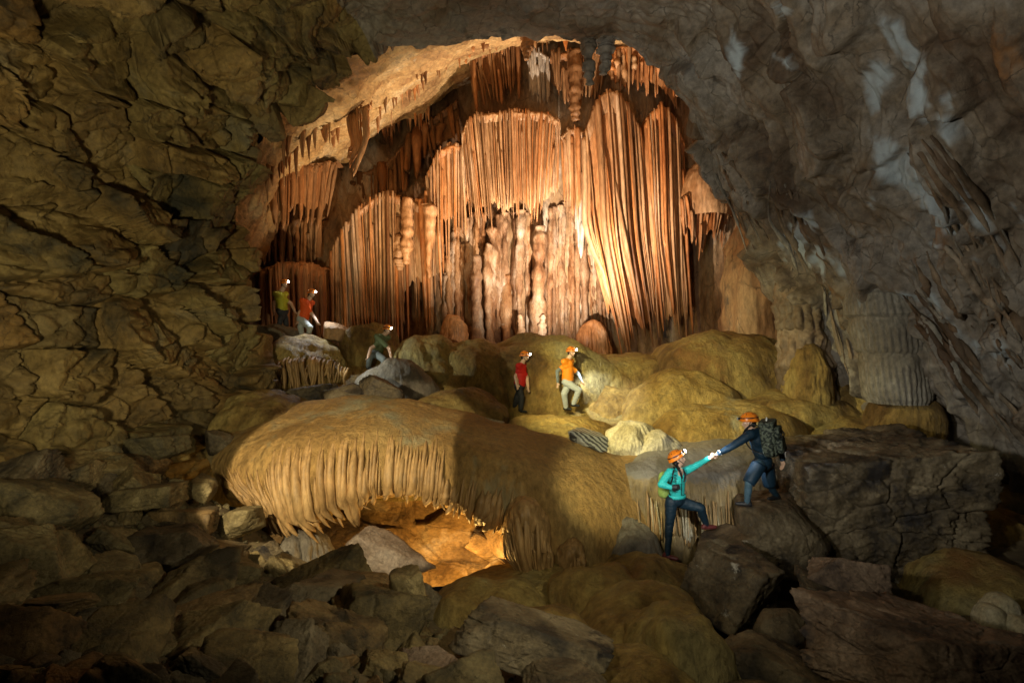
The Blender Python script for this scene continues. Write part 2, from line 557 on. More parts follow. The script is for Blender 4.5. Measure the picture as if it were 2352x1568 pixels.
M_CEIL = stone('chamber_ceiling_rock', [(0.24, 0.12, 0.045), (0.44, 0.27, 0.11), (0.55, 0.40, 0.22)], 0.6, (1, 0.6, 1), rough=0.7, bump=0.6, bscale=9, crack=0.25, spec=0.3,
               spots=[((0.55, 0.50, 0.40), 0.9, 0.62, 0.70, (1, 1, 1))])
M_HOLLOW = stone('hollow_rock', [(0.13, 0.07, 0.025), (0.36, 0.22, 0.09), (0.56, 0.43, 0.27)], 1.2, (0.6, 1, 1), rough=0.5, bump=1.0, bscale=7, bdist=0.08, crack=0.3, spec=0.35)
M_FLOOR = stone('cave_earth', [(0.06, 0.045, 0.028), (0.13, 0.10, 0.055), (0.19, 0.15, 0.085)], 0.8, rough=0.75, bump=0.6, bscale=12, crack=0.2)
M_LEDGE = stone('ledge_flowstone', [(0.17, 0.12, 0.05), (0.30, 0.22, 0.10), (0.34, 0.28, 0.16)], 0.8, (1, 1, 0.4), rough=0.55, bump=0.8, bscale=14,
                bstretch=(1, 1, 0.35), vor=0.3, spec=0.45, attr='greytop', attr_col=(0.20, 0.185, 0.155))
M_RIGHT2 = stone('drape_rock', [(0.085, 0.055, 0.032), (0.18, 0.135, 0.09), (0.26, 0.23, 0.18)], 0.6, (1, 1, 0.5), rough=0.65, bump=0.8, bscale=10, spec=0.35,
                 tints=[(0.7, 0.66, 0.6), (1.1, 1.0, 0.9), (1.2, 1.15, 1.1)])
M_PALEB = stone('pale_boulder', [(0.13, 0.095, 0.07), (0.25, 0.195, 0.15), (0.36, 0.31, 0.26)], 1.2, rough=0.65, bump=0.8, bscale=10, crack=0.25, spec=0.35)
M_RIBR = stone('rough_drip_flowstone', [(0.14, 0.065, 0.03), (0.30, 0.17, 0.09), (0.42, 0.29, 0.19), (0.58, 0.50, 0.42)], 1.3, (1, 1, 0.4), rough=0.6, bump=0.9, bscale=11, bstretch=(1, 1, 0.7), vor=0.4,
               tints=[(0.6, 0.5, 0.42), (1.0, 0.95, 0.9), (1.0, 0.75, 0.5), (1.1, 1.08, 1.05)], spec=0.35)

# ------------------------------------------------------------------ the passage: left wall, ceiling, right wall
LIP = np.array([(612, 1060, 13), (604, 960, 13), (598, 860, 13), (590, 770, 13), (583, 700, 13), (580, 640, 13), (572, 560, 13), (556, 490, 13),
                (580, 410, 13), (608, 335, 13), (645, 265, 13), (708, 240, 13), (738, 196, 13), (785, 160, 13.1), (870, 126, 13.3),
                (980, 100, 13.5), (1100, 82, 13.8), (1200, 80, 14), (1320, 97, 14), (1400, 101, 14), (1490, 122, 14), (1552, 160, 14),
                (1602, 228, 14), (1640, 310, 14.2), (1668, 400, 14.5), (1705, 485, 14.8), (1760, 570, 15), (1806, 660, 15), (1850, 750, 15),
                (1890, 850, 15), (1930, 960, 15), (1965, 1060, 15)], float)
L0 = PN(LIP)
NA, NY = 860, 330
dl = np.linalg.norm(np.diff(L0, axis=0), axis=1)
arc = np.concatenate([[0], np.cumsum(dl)])
sa = np.linspace(0, arc[-1], NA)
lip = cr(L0, ts=np.interp(sa, arc, np.arange(len(L0))))
fx = np.interp(sa, arc, LIP[:, 0])                      # where along the arch each column sits
T_ = np.concatenate([[-2.6, -1.4, -0.7, -0.3], np.linspace(0, 1, NY - 4) ** 1.35 * 9.6])
gx = np.where(lip[:, 0] < 0, 0.046, 0.026)
V = np.zeros((NA, NY, 3))
for j, t in enumerate(T_):
    tt = max(t, 0)
    ex = 1 + gx * tt + (0.15 * min(-t, 1.5) if t < 0 else 0)
    V[:, j, 0] = lip[:, 0] * ex
    V[:, j, 1] = lip[:, 1] - t
    hz = lip[:, 2] - CAMZ
    V[:, j, 2] = CAMZ + hz * (1 - 0.004 * tt + np.where(hz > 0, 0.16 * min(max(-t, 0), 1.5), 0))
SA, TT = np.meshgrid(sa, T_, indexing='ij')
N_ = normals(V, (0, 9, 6))
Q = np.stack([SA, TT, SA * 0], -1)
# weights along the arch
s_left = np.interp(870, LIP[:16, 0], arc[:16]) if False else arc[14]
s_right = arc[20]
wl = 1 - sstep(s_left - 1.2, s_left + 1.6, SA)
wr = sstep(s_right - 1.5, s_right + 1.5, SA)
wc = np.clip(1 - wl - wr, 0, 1)
# left: blocks parted by cracks, in three sizes
warp = np.stack([fbm(Q * 0.55 + 3, 3), fbm(Q * 0.55 + 40, 3)], -1)
q0 = Q[..., :2] + 0.42 * warp
ang = math.radians(14)
qa = np.stack([(q0[..., 0] * math.cos(ang) - q0[..., 1] * math.sin(ang)) / 0.78, (q0[..., 0] * math.sin(ang) + q0[..., 1] * math.cos(ang)) / 1.25], -1)
e1, id1, ox, oy = voronoi(qa, 11)
h1 = (idrand(id1, 1) - 0.45) * 0.8 + ox * (idrand(id1, 2) - 0.5) * 1.3 + oy * (idrand(id1, 3) - 0.5) * 1.3
q2 = np.stack([(q0[..., 0] + 0.3 * q0[..., 1]) / 0.30, q0[..., 1] / 0.55], -1) + 0.3 * warp
e2, id2, ox2, oy2 = voronoi(q2, 23)
h2 = (idrand(id2, 1) - 0.5) * 0.22 + ox2 * (idrand(id2, 2) - 0.5) * 0.30 + oy2 * (idrand(id2, 3) - 0.5) * 0.28
q3 = q2 * 2.7 + 0.4 * warp
e3, id3, ox3, oy3 = voronoi(q3, 31)
h3 = (idrand(id3, 1) - 0.5) * 0.05 + ox3 * (idrand(id3, 2) - 0.5) * 0.07
rgh = fbm(Q * 3.1, 4)
k1, k2, k3 = sstep(0, 0.10, e1), sstep(0, 0.15, e2), sstep(0, 0.25, e3)
d_left = h1 * k1 - 0.34 * (1 - k1) + k1 * (h2 * k2 - 0.09 * (1 - k2)) + k1 * (h3 * k3 - 0.02 * (1 - k3)) + 0.05 * rgh + 0.28 * fbm(Q * 0.4, 2) + 0.03 * ridged(Q * np.array([5.5, 1.6, 1]) + warp[..., :1], 3)
# ceiling: broad smooth plates
qc = np.stack([q0[..., 0] / 1.9, q0[..., 1] / 1.1], -1)
ec, idc, oxc, oyc = voronoi(qc, 5)
kc_ = sstep(0, 0.3, ec)
d_ceil = kc_ * ((idrand(idc, 1) - 0.4) * 0.42 + oyc * (idrand(idc, 2) - 0.5) * 0.6 + 0.5 * h2 * k2) + 0.30 * fbm(Q * 0.5, 4) + 0.03 * rgh + 0.05 * ridged(Q * np.array([1.5, 4, 1]), 3)
# right: ribs and strata running down the leaning wall
st = Q * np.array([0.26, 1.25, 1]) + 0.35 * np.stack([warp[..., 0], warp[..., 1], warp[..., 0] * 0], -1)
rd = ridged(st, 4)
sdn = sstep(arc[22], arc[27], SA)
d_right = 0.42 * rd + 0.28 * fbm(Q * 0.55 + 9, 4) + 0.05 * rgh + sdn * 0.16 * ridged(Q * np.array([0.5, 4.2, 1]) + 0.8 * warp[..., :1], 3)
er, idr, oxr, oyr = voronoi(np.stack([Q[..., 0] / 1.7, Q[..., 1] / 0.8], -1) + warp * 0.9, 61)
kr_ = sstep(0, 0.2, er)
d_right = d_right + ((idrand(idr, 1) - 0.4) * 0.55 + oxr * (idrand(idr, 2) - 0.5) * 0.7 + oyr * (idrand(idr, 3) - 0.5) * 0.7) * kr_ - 0.06 * (1 - kr_)
D = wl * d_left + wc * d_ceil + wr * d_right
D *= np.where(TT < 0, np.clip(1 + TT, 0.25, 1), 1)
TUN = V + N_ * D[..., None]


def proj(V):
    d = np.maximum(V[..., 1], 0.05)
    return CX + V[..., 0] / d * F, CY - (V[..., 2] - CAMZ) / d * F


tpx, tpy = proj(TUN)


def on_tunnel(x, y, off=0.05):
    """the point of the passage wall seen in that direction, a little in front of the stone"""
    k = np.argmin((tpx - x) ** 2 + (tpy - y) ** 2 + np.where(TT < 0, 1e5, 0))
    p = TUN.reshape(-1, 3)[k]
    return P(x, y, p[1] - off)


# calcite crusts on the right wall (stains with their own outline)
cal = np.zeros(tpx.shape)
nz = fbm(Q * np.array([0.9, 2.0, 1]) + 5, 6, 0.6)
for (x, y, rx, ry, a) in ((2085, 130, 32, 75, -25), (2030, 165, 36, 52, 20), (2100, 215, 70, 40, 38), (2165, 225, 45, 40, 40), (2180, 300, 30, 70, -35),
                          (2015, 240, 26, 60, -15), (2030, 330, 40, 68, -18), (1800, 22, 26, 12, 20), (1800, 140, 40, 12, 28), (1828, 545, 40, 40, 30),
                          (1870, 590, 36, 30, 20), (2000, 470, 10, 26, -30), (2100, 520, 12, 40, -45), (2140, 560, 10, 34, -50), (2240, 590, 10, 30, -30),
                          (2060, 680, 60, 12, 10), (2110, 420, 50, 100, -35), (2235, 480, 12, 110, -38), (2330, 480, 10, 90, -35), (2200, 760, 14, 50, -40),
                          (2300, 800, 16, 40, -25), (1920, 610, 14, 40, -40), (1975, 700, 14, 60, -38), (1690, 120, 16, 60, -10), (2150, 700, 18, 30, -20)):
    ca, sn = math.cos(math.radians(a)), math.sin(math.radians(a))
    ux, uy = tpx - x, tpy - y
    r = np.sqrt(((ux * ca + uy * sn) / rx) ** 2 + ((-ux * sn + uy * ca) / ry) ** 2)
    cal = np.maximum(cal, sstep(0.0, 0.8, 1.0 - r + 1.9 * nz) * 0.9 * sstep(-0.6, 0.5, fbm(Q * np.array([2.5, 7, 1]), 5) + 0.30))
cal *= np.where(TT > 0, 1, 0) * wr

left_root = tag(empty('cave_wall_left', (-6.5, 9, 1.5)), 'dark olive fractured rock wall filling the left of the cave', kind='structure')
GF = grid_faces(NA, NY)
fi = (np.arange(NA - 1)[:, None] * NY + np.arange(NY - 1)[None]).ravel()
fcell = id1.ravel()[GF[:, 0]]
fs = SA.ravel()[GF[:, 0]]
ftt = TT.ravel()[GF[:, 0]]
TV = TUN.reshape(-1, 3)


def submesh(name, fsel, mat, attr=None):
    f = GF[fsel]
    u, inv = np.unique(f, return_inverse=True)
    return mesh_from(name, TV[u], inv.reshape(-1, 4), mat, attr={k: a.ravel()[u] for k, a in attr.items()} if attr else None)


isl = fs < s_left
cells, cnt = np.unique(fcell[isl], return_counts=True)
small = np.isin(fcell, cells[cnt < 60])
for c in cells[cnt >= 60]:
    at_base(left_root, link('rock_block', submesh('rock_block', isl & (fcell == c), M_LEFT)))
if (isl & small).any():
    at_base(left_root, link('rock_edge', submesh('rock_edge', isl & small, M_LEFT)))
tag(link('cave_ceiling', submesh('cave_ceiling', (fs >= s_left) & (fs < s_right), M_RIGHT, {'calcite': cal})), 'smooth grey rock ceiling over the chamber mouth', kind='structure')
right_root = tag(link('cave_wall_right', submesh('cave_wall_right', fs >= s_right, M_RIGHT, {'calcite': cal})), 'leaning grey brown rock wall with white calcite crusts on the right', kind='structure')

# ------------------------------------------------------------------ the chamber beyond
def loft(net, nu, nv):
    a = cr(PN(net), nu)
    return np.swapaxes(cr(np.swapaxes(a, 0, 1), nv), 0, 1)


net = [[(380, 60, 20), (400, 300, 19.5), (430, 560, 19), (440, 800, 19), (440, 1000, 19)],
       [(560, 40, 21), (570, 300, 20), (575, 560, 19.2), (580, 800, 18.8), (580, 1000, 18.6)],
       [(760, 40, 23), (760, 300, 22.5), (760, 560, 20.6), (750, 800, 19.8), (750, 1000, 19.4)],
       [(960, 40, 24), (960, 300, 24), (960, 560, 21.5), (960, 800, 21), (960, 1000, 21)],
       [(1180, 20, 22), (1180, 300, 21.6), (1180, 560, 21), (1180, 800, 20.8), (1180, 1000, 20.8)],
       [(1380, 20, 21.5), (1380, 300, 21), (1380, 560, 20.8), (1380, 800, 20.6), (1380, 1000, 20.6)],
       [(1560, 20, 21), (1560, 300, 21), (1580, 560, 21), (1600, 800, 21), (1600, 1000, 21)],
       [(1720, 20, 19.5), (1740, 300, 19.5), (1760, 560, 19.5), (1780, 800, 19.5), (1800, 1000, 19.5)],
       [(1950, 20, 18), (1960, 300, 18), (1980, 560, 18), (2000, 800, 18), (2020, 1000, 18)]]
B = loft(net, 400, 200)
nb = normals(B, (0, 8, 5))
db = 0.42 * ridged(B * np.array([1.3, 1.3, 0.16]), 4) + 0.24 * fbm(B * np.array([1, 1, 0.5]), 4) + 0.05 * fbm(B * np.array([4, 4, 2.2]), 4)
tag(sheet('cave_wall_back', B + nb * db[..., None], M_BACK), 'rust brown rock wall behind the stone curtains', kind='structure')

net = [[(514, 506, 13.7), (560, 560, 16.5), (600, 600, 19), (620, 620, 21)],
       [(554, 381, 13.6), (610, 420, 16), (660, 440, 18.5), (690, 460, 21)],
       [(614, 254, 13.6), (690, 305, 16), (745, 345, 18.5), (780, 380, 21)],
       [(714, 176, 13.7), (790, 225, 16), (840, 290, 18.5), (870, 300, 22)],
       [(844, 108, 13.8), (900, 165, 16.5), (950, 215, 19), (965, 262, 22.5)],
       [(974, 78, 14.1), (1015, 120, 17), (1045, 150, 19.5), (1068, 190, 22.5)],
       [(1094, 60, 14.3), (1130, 88, 17), (1160, 100, 19.5), (1180, 120, 22)],
       [(1244, 52, 14.7), (1265, 76, 17), (1280, 88, 19.5), (1290, 100, 22)],
       [(1414, 56, 14.7), (1425, 80, 17), (1430, 92, 19.5), (1435, 110, 22)],
       [(1594, 66, 14.7), (1600, 95, 17), (1600, 110, 19.5), (1600, 130, 22)]]
Cc = loft(net, 300, 160)
ncn = normals(Cc, (0, 17, 3))
dc = 0.30 * fbm(Cc * 0.7, 4) + 0.16 * ridged(Cc * np.array([0.6, 2.2, 1.4]), 4) + 0.03 * fbm(Cc * 5, 3)
CEILC = Cc + ncn * dc[..., None]
tag(sheet('chamber_ceiling', CEILC, M_CEIL), 'sloping orange lit ceiling of the inner chamber', kind='structure')

# ------------------------------------------------------------------ ground
def tps(pts):
    p = np.asarray([P(*a) for a in pts])
    xy, z = p[:, :2], p[:, 2]
    n = len(p)

    def U(r):
        return np.where(r > 0, r * r * np.log(np.maximum(r, 1e-9)), 0)
    K = U(np.linalg.norm(xy[:, None] - xy[None], axis=-1)) + np.eye(n) * 0.3
    A = np.zeros((n + 3, n + 3))
    A[:n, :n] = K
    A[:n, n] = 1
    A[:n, n + 1:] = xy
    A[n, :n] = 1
    A[n + 1:, :n] = xy.T
    w = np.linalg.solve(A, np.concatenate([z, [0, 0, 0]]))

    def f(X, Y):
        q = np.stack([X, Y], -1)
        r = np.linalg.norm(q[..., None, :] - xy, axis=-1)
        return (U(r) * w[:n]).sum(-1) + w[n] + w[n + 1] * X + w[n + 2] * Y
    return f


low = tps([(-200, 1090, 8.6), (0, 1060, 8.6), (200, 1075, 9.0), (420, 1100, 9.8), (520, 1150, 9.6), (620, 1235, 9.3), (0, 1300, 5.4), (250, 1300, 6.4), (450, 1300, 7.4),
           (0, 1568, 3.4), (300, 1568, 3.6), (600, 1568, 4.0), (600, 1400, 6.6), (850, 1360, 8.2), (900, 1568, 4.4), (1000, 1390, 8.6), (1000, 1360, 10.4), (1000, 1350, 12.5),
           (700, 1340, 12), (1200, 1345, 12), (1300, 1400, 9.2), (1300, 1568, 5.0), (1500, 1330, 9.4), (1620, 1310, 9.4), (1700, 1440, 7.6), (1700, 1568, 5.2), (2000, 1568, 4.8), (2000, 1380, 8.4),
           (2200, 1300, 9.2), (2352, 1270, 9.2), (2352, 1568, 4.8), (2250, 1170, 10.6), (2400, 1120, 11.5), (2200, 1080, 12.5), (1900, 1200, 11.5), (1600, 1290, 10.8), (1400, 1340, 11)])
xs = np.linspace(-13, 13, 220)
ys = np.concatenate([np.linspace(-3, 2.5, 20), np.linspace(2.6, 13.2, 160)])
X, Y = np.meshgrid(xs, ys, indexing='ij')
Z = low(X, np.clip(Y, 3.2, 13)) - 0.12
S3 = np.stack([X, Y, X * 0], -1)
Z = Z + 0.16 * fbm(S3 * 0.9, 4) + 0.03 * fbm(S3 * 5, 3)
tag(sheet('cave_ground', np.stack([X, Y, Z], -1), M_FLOOR), 'dark earthy cave ground below the boulders', kind='structure')

up = tps([(520, 985, 12.4), (700, 985, 12.2), (900, 975, 12.4), (1100, 1000, 12.2), (1300, 1030, 12.0), (1450, 1045, 11.9), (1650, 1020, 12.0), (1850, 1000, 12.2), (2050, 960, 12.6), (2250, 1010, 12.6), (2350, 1050, 12.6),
          (640, 850, 14.6), (760, 880, 14.5), (900, 890, 14.2), (1050, 945, 14.0), (1200, 955, 14.8), (1300, 950, 14.8), (1500, 960, 14), (1750, 940, 14), (1950, 905, 14.2), (2100, 930, 14),
          (615, 765, 16), (700, 785, 16.2), (850, 790, 17), (1060, 790, 17.6), (1200, 784, 17.8), (1330, 796, 17.8), (1450, 806, 17.6), (1600, 785, 17.0), (1720, 765, 16.4), (1850, 800, 16),
          (760, 850, 18.2), (1000, 850, 18.2), (1200, 850, 18.2), (1400, 850, 18.2), (1580, 845, 18.2), (700, 880, 19.5), (900, 900, 20), (1200, 900, 20), (1500, 900, 20), (1700, 860, 19), (1000, 940, 22.5), (1500, 940, 22.5), (400, 800, 18), (2050, 860, 18)])
xs = np.linspace(-12, 14, 300)
ys = np.concatenate([np.linspace(11.7, 18.5, 150), np.linspace(18.6, 28, 40)])
X, Y = np.meshgrid(xs, ys, indexing='ij')
S3 = np.stack([X, Y, X * 0], -1)
Z = up(X, Y) - 0.10 + 0.18 * fbm(S3 * 0.7, 4) + 0.012 * fbm(S3 * 6, 3)
# the front edge of the terrace turns down to meet the hood and its neighbours
Z = Z - 1.2 * np.clip(1 - (Y - 11.7) / 0.45, 0, 1) ** 2
UPV = np.stack([X, Y, Z], -1)
tag(sheet('flowstone_terrace_ground', UPV, M_MOUND), 'golden brown flowstone ground rising to the stone curtains', kind='structure')


# ------------------------------------------------------------------ stone curtains and other dripstone
def poly(pts, u):
    p = np.asarray(pts, float)
    k = len(p) - 1
    return cr(p, ts=np.clip(np.atleast_1d(u) * k, 0, k)) if k > 1 else p[0] * (1 - np.atleast_1d(u)[:, None]) + p[1] * np.atleast_1d(u)[:, None]


def curtain(label, top, bot, n, rpx, mat, seed, cap=1.0, capmat=None, mid=None, ragged=0.12, name='stone_curtain', flat=1.5, wob=0.10, back=True, group=None,
            split=0.25, capdrop=0.16, hook=0.0, partname='rib', lump=0.0, bundle=1.0, backlen=0.6):
    """a fluted curtain: a rounded cap, a backing sheet and one tube of stone for every rib"""
    rr = np.random.default_rng(seed)
    tm = poly(top, [0.5])[0]
    bm = poly(bot, [0.5])[0]
    root = tag(empty(name, P(*bm)), label, 'stone curtain', group)
    us = (np.arange(n) + 0.5 + rr.uniform(-0.35, 0.35, n)) / n
    tp, bt = poly(top, us), poly(bot, us)
    md = poly(mid, us) if mid is not None else None
    clump = np.convolve(rr.normal(size=n + 8), np.ones(5) / 5, 'same')[4:n + 4]
    grp, g0 = np.zeros(n, int), 0
    while g0 < n:
        g1 = g0 + int(rr.integers(3, 7))
        grp[g0:g1] = g0
        g0 = g1
    gdep, glen, gcon = rr.normal(size=n + 8) * 0.13 * bundle, rr.uniform(0.80, 1.10, n + 8), rr.uniform(0.15, 0.6, n + 8) * bundle
    for i in range(n):
        g = grp[i]
        gx_ = bt[grp == g, 0].mean()
        bt[i, 0] += (gx_ - bt[i, 0]) * gcon[g]
        if bundle:
            bt[i, 1] = tp[i, 1] + (bt[i, 1] - tp[i, 1]) * (1 + (glen[g] - 1) * bundle)
        d = tp[i, 2]
        pr = float(far(d)) / F
        r = rpx * pr * float(np.clip(np.exp(rr.normal() * 0.42), 0.45, 2.1))
        ln = 1 - ragged * abs(rr.normal()) + 0.10 * clump[i]
        ln = float(np.clip(ln, 0.35, 1.12))
        a, b = tp[i].copy(), bt[i].copy()
        a[1] += (clump[i] * 9 + rr.normal() * 3) * min(1, bundle)
        b[:2] = a[:2] + (b[:2] - a[:2]) * ln
        b[2] = a[2] + (b[2] - a[2]) * ln
        if rr.random() < split and n > 6:
            a[1] = a[1] + (b[1] - a[1]) * rr.uniform(0.1, 0.45)
        A, Bp = P(*a), P(*b)
        A[1] += gdep[g] * 0.6
        Bp[1] += gdep[g]
        jit = rr.normal(size=3) * np.array([0.5, 0.9, 0]) * r
        top0 = A + np.array([0, 0.10 + 1.2 * r, 0.02])
        p1 = A + np.array([0, -0.2 * r, -0.10]) + jit * 0.5
        if md is not None:
            M = P(*md[i]) + jit
            pts = [top0, p1, p1 * 0.5 + M * 0.5 + np.array([0, -0.04, 0]), M, M * 0.4 + Bp * 0.6, Bp + jit]
        else:
            M = (A + Bp) / 2 + jit
            pts = [top0, p1, M, Bp + jit + np.array([hook * rr.uniform(-1, 1), 0, 0])]
        rad = [r * 0.75, r * rr.uniform(0.8, 1.1), r * rr.uniform(0.9, 1.2), r * rr.uniform(0.75, 1.1), r * rr.uniform(0.35, 0.7)]
        tube(partname, pts, rad, mat, n=14 if lump else 8, rings=44 if lump else 20, flat=flat, parent=root, wob=wob, seed=seed * 1000 + i, lump=lump)
    uu = np.linspace(0, 1, max(60, n * 4))
    tu, bu = poly(top, uu), poly(bot, uu)
    if back:
        k = 24
        rows = []
        mu = poly(mid, uu) if mid is not None else None
        ext = (backlen + 0.10 * np.interp(uu, np.linspace(0, 1, n), clump) + 0.05 * fbm(np.stack([uu * n * 0.8, uu * 0, uu * 0 + seed], -1), 2))[:, None]
        for v0 in np.linspace(0, 1, k):
            v = v0 * ext
            if mu is not None:
                w = np.where(v < 0.5, tu + (mu - tu) * np.minimum(1, v * 2), mu + (bu - mu) * np.maximum(0, v * 2 - 1))
            else:
                w = tu + (bu - tu) * v
            w = PN(w)
            w[:, 1] += rpx * float(far(tm[2])) / F * 2.2
            rows.append(w)
        S = np.stack(rows, 1)
        S[..., 1] += 0.05 * ridged(S * np.array([7, 0, 0.3]), 3) - 0.05 * fbm(S * np.array([3, 3, 1.0]), 3)
        at_base(root, sheet('backing', S, mat))
    if cap:
        rows = []
        for (db_, dy, dz) in ((1.1 * cap, 0.10 * cap, 0), (0.7 * cap, 0.12 * cap, 0), (0.35 * cap, 0.09 * cap, 0), (0.08, 0.03, 0), (-0.04, -0.06, 0), (-0.02, -capdrop, 0), (0.08, -capdrop * 2, 0)):
            w = PN(tu)
            w[:, 1] += db_
            w[:, 2] += dy
            rows.append(w)
        S = cr(np.stack(rows, 0), 24)
        S = np.swapaxes(S, 0, 1)
        nn = normals(S, (0, 0, 40))
        S = S + nn * (0.07 * fbm(S * np.array([2.2, 2.2, 2.2]), 4) + 0.05 * ridged(S * np.array([6, 2, 5]), 3))[..., None]
        at_base(root, sheet('cap', S, capmat or mat))
    return root


curtain('wide pleated curtain below the shelf at the top centre of the wall',
        [(1062, 312, 19.7), (1082, 272, 19.3), (1140, 260, 19.1), (1200, 257, 19.1), (1258, 263, 19.2), (1286, 280, 19.6)],
        [(1070, 470, 19.6), (1105, 530, 19.4), (1150, 522, 19.3), (1205, 528, 19.3), (1245, 508, 19.4), (1284, 470, 19.6)], 60, 1.95, M_RIB, 1, cap=1.2, flat=2.2, bundle=0.6, backlen=0.8)
curtain('narrow grey tan curtain just left of the wide central curtain',
        [(978, 412, 20.0), (1005, 352, 19.8), (1045, 333, 19.7), (1074, 348, 19.8)],
        [(985, 560, 19.9), (1010, 610, 19.8), (1045, 600, 19.8), (1088, 520, 19.8)], 24, 2.1, M_RIB, 2, flat=2)
curtain('tall left curtain of long straight tan pillars reaching the floor',
        [(736, 640, 19.2), (768, 565, 19.2), (800, 512, 19.3), (845, 466, 19.4), (885, 448, 19.5), (918, 452, 19.6)],
        [(732, 800, 19.0), (780, 815, 19.0), (840, 815, 19.1), (880, 815, 19.2), (930, 810, 19.4)], 36, 2.7, M_RIB, 3, ragged=0.09, flat=1.8, bundle=0.5, backlen=0.8)
curtain('tan pillars between the tall left curtain and the rough centre',
        [(912, 500, 19.8), (940, 462, 19.7), (965, 470, 19.7), (990, 430, 19.9), (1012, 430, 20.0)],
        [(925, 800, 19.8), (950, 780, 19.8), (975, 790, 19.8), (1000, 760, 19.9), (1025, 700, 20.0)], 17, 3.0, M_RIB, 4, ragged=0.25)
curtain('hanging brown curtain at the upper left under the ceiling edge',
        [(1080, 150, 20.3), (1105, 118, 20.2), (1150, 100, 20.1), (1196, 92, 20.2)],
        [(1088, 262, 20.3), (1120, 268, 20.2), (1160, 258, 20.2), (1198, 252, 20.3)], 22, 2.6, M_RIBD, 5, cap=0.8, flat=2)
curtain('grey white hanging curtain under the top of the arch',
        [(1212, 130, 20.1), (1235, 118, 20.0), (1262, 135, 20.2)], [(1218, 245, 20.2), (1240, 252, 20.1), (1262, 250, 20.3)], 16, 3.0, M_RIBW, 6, cap=0.7)
curtain('brown hanging curtain right of the grey white one',
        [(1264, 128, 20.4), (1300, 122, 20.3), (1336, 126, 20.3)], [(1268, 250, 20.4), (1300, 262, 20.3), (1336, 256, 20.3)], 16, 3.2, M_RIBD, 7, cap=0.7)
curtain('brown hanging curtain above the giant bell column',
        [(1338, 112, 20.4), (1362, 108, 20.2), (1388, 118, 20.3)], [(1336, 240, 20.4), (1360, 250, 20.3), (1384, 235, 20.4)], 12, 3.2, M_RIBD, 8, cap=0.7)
curtain('ragged rust orange drip fringe at the upper right of the arch',
        [(1392, 120, 19.6), (1430, 106, 19.4), (1475, 112, 19.4), (1520, 135, 19.5), (1556, 175, 19.6)],
        [(1400, 205, 19.6), (1430, 222, 19.5), (1475, 235, 19.5), (1520, 240, 19.6), (1560, 290, 19.7)], 30, 4.2, M_RIB, 9, ragged=0.35, wob=0.25, cap=0.8, split=0.5)
curtain('giant bell shaped column with long flaring ribs',
        [(1342, 340, 19.6), (1352, 285, 19.4), (1376, 228, 19.2), (1402, 212, 19.1), (1432, 228, 19.2), (1462, 280, 19.3), (1478, 330, 19.5)],
        [(1418, 800, 19.5), (1430, 812, 19.4), (1445, 815, 19.3), (1470, 812, 19.3), (1492, 820, 19.3), (1510, 815, 19.4), (1520, 810, 19.5)], 25, 3.5, M_RIB, 10,
        mid=[(1346, 520, 19.4), (1368, 540, 19.1), (1395, 545, 18.95), (1425, 545, 18.95), (1455, 545, 19.0), (1480, 540, 19.2), (1500, 530, 19.4)], ragged=0.10, flat=2.0, cap=1.0, capdrop=0.4, bundle=0.55, backlen=0.85)
curtain('ribbed column clinging to the right of the giant bell',
        [(1474, 320, 19.6), (1490, 272, 19.4), (1520, 246, 19.3), (1548, 270, 19.4), (1572, 330, 19.6)],
        [(1505, 800, 19.6), (1525, 805, 19.5), (1548, 800, 19.5), (1570, 790, 19.6), (1600, 770, 19.8)], 20, 2.8, M_RIB, 11,
        mid=[(1485, 520, 19.5), (1505, 540, 19.3), (1530, 540, 19.2), (1555, 535, 19.3), (1580, 530, 19.5)], ragged=0.14, capdrop=0.35, flat=2.0, bundle=0.55, backlen=0.85)
curtain('short grey curtain squeezed between the central curtain and the bell',
        [(1288, 312, 19.8), (1315, 296, 19.7), (1345, 305, 19.7)], [(1292, 470, 19.8), (1318, 500, 19.8), (1350, 540, 19.6)], 15, 3.0, M_RIB, 12, cap=0.8)
curtain('snow white drip curtain low beside the giant bell',
        [(1322, 470, 19.9), (1342, 455, 19.8), (1362, 470, 19.7)], [(1322, 560, 19.9), (1342, 590, 19.8), (1364, 570, 19.7)], 9, 3.2, M_RIBW, 13, cap=0)
curtain('rough brown lower wall of knobbly drip pillars in the centre',
        [(1018, 560, 20.8), (1080, 500, 20.9), (1150, 495, 20.9), (1240, 490, 20.9), (1310, 480, 20.8), (1390, 540, 20.5)],
        [(1018, 820, 20.5), (1080, 820, 20.3), (1150, 820, 20.2), (1240, 820, 20.2), (1310, 820, 20.2), (1420, 830, 20.2)], 46, 5.0, M_RIBR, 14, ragged=0.12, wob=0.3, cap=0, split=0.45, lump=0.10, bundle=0.5, backlen=0.92)
curtain('dim brown curtain high on the far left of the chamber',
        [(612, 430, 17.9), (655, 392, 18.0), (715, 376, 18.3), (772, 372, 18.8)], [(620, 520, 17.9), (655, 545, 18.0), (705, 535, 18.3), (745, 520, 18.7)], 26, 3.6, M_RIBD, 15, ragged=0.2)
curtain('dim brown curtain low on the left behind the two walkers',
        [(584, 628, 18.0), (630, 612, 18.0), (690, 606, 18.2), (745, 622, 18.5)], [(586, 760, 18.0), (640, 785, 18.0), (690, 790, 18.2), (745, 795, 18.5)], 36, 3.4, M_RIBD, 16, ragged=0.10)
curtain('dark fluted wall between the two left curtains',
        [(600, 520, 18.8), (660, 515, 18.9), (735, 500, 19.3)], [(600, 640, 18.8), (660, 640, 18.9), (735, 660, 19.3)], 22, 5, M_RIBD, 17, ragged=0.2, wob=0.25)
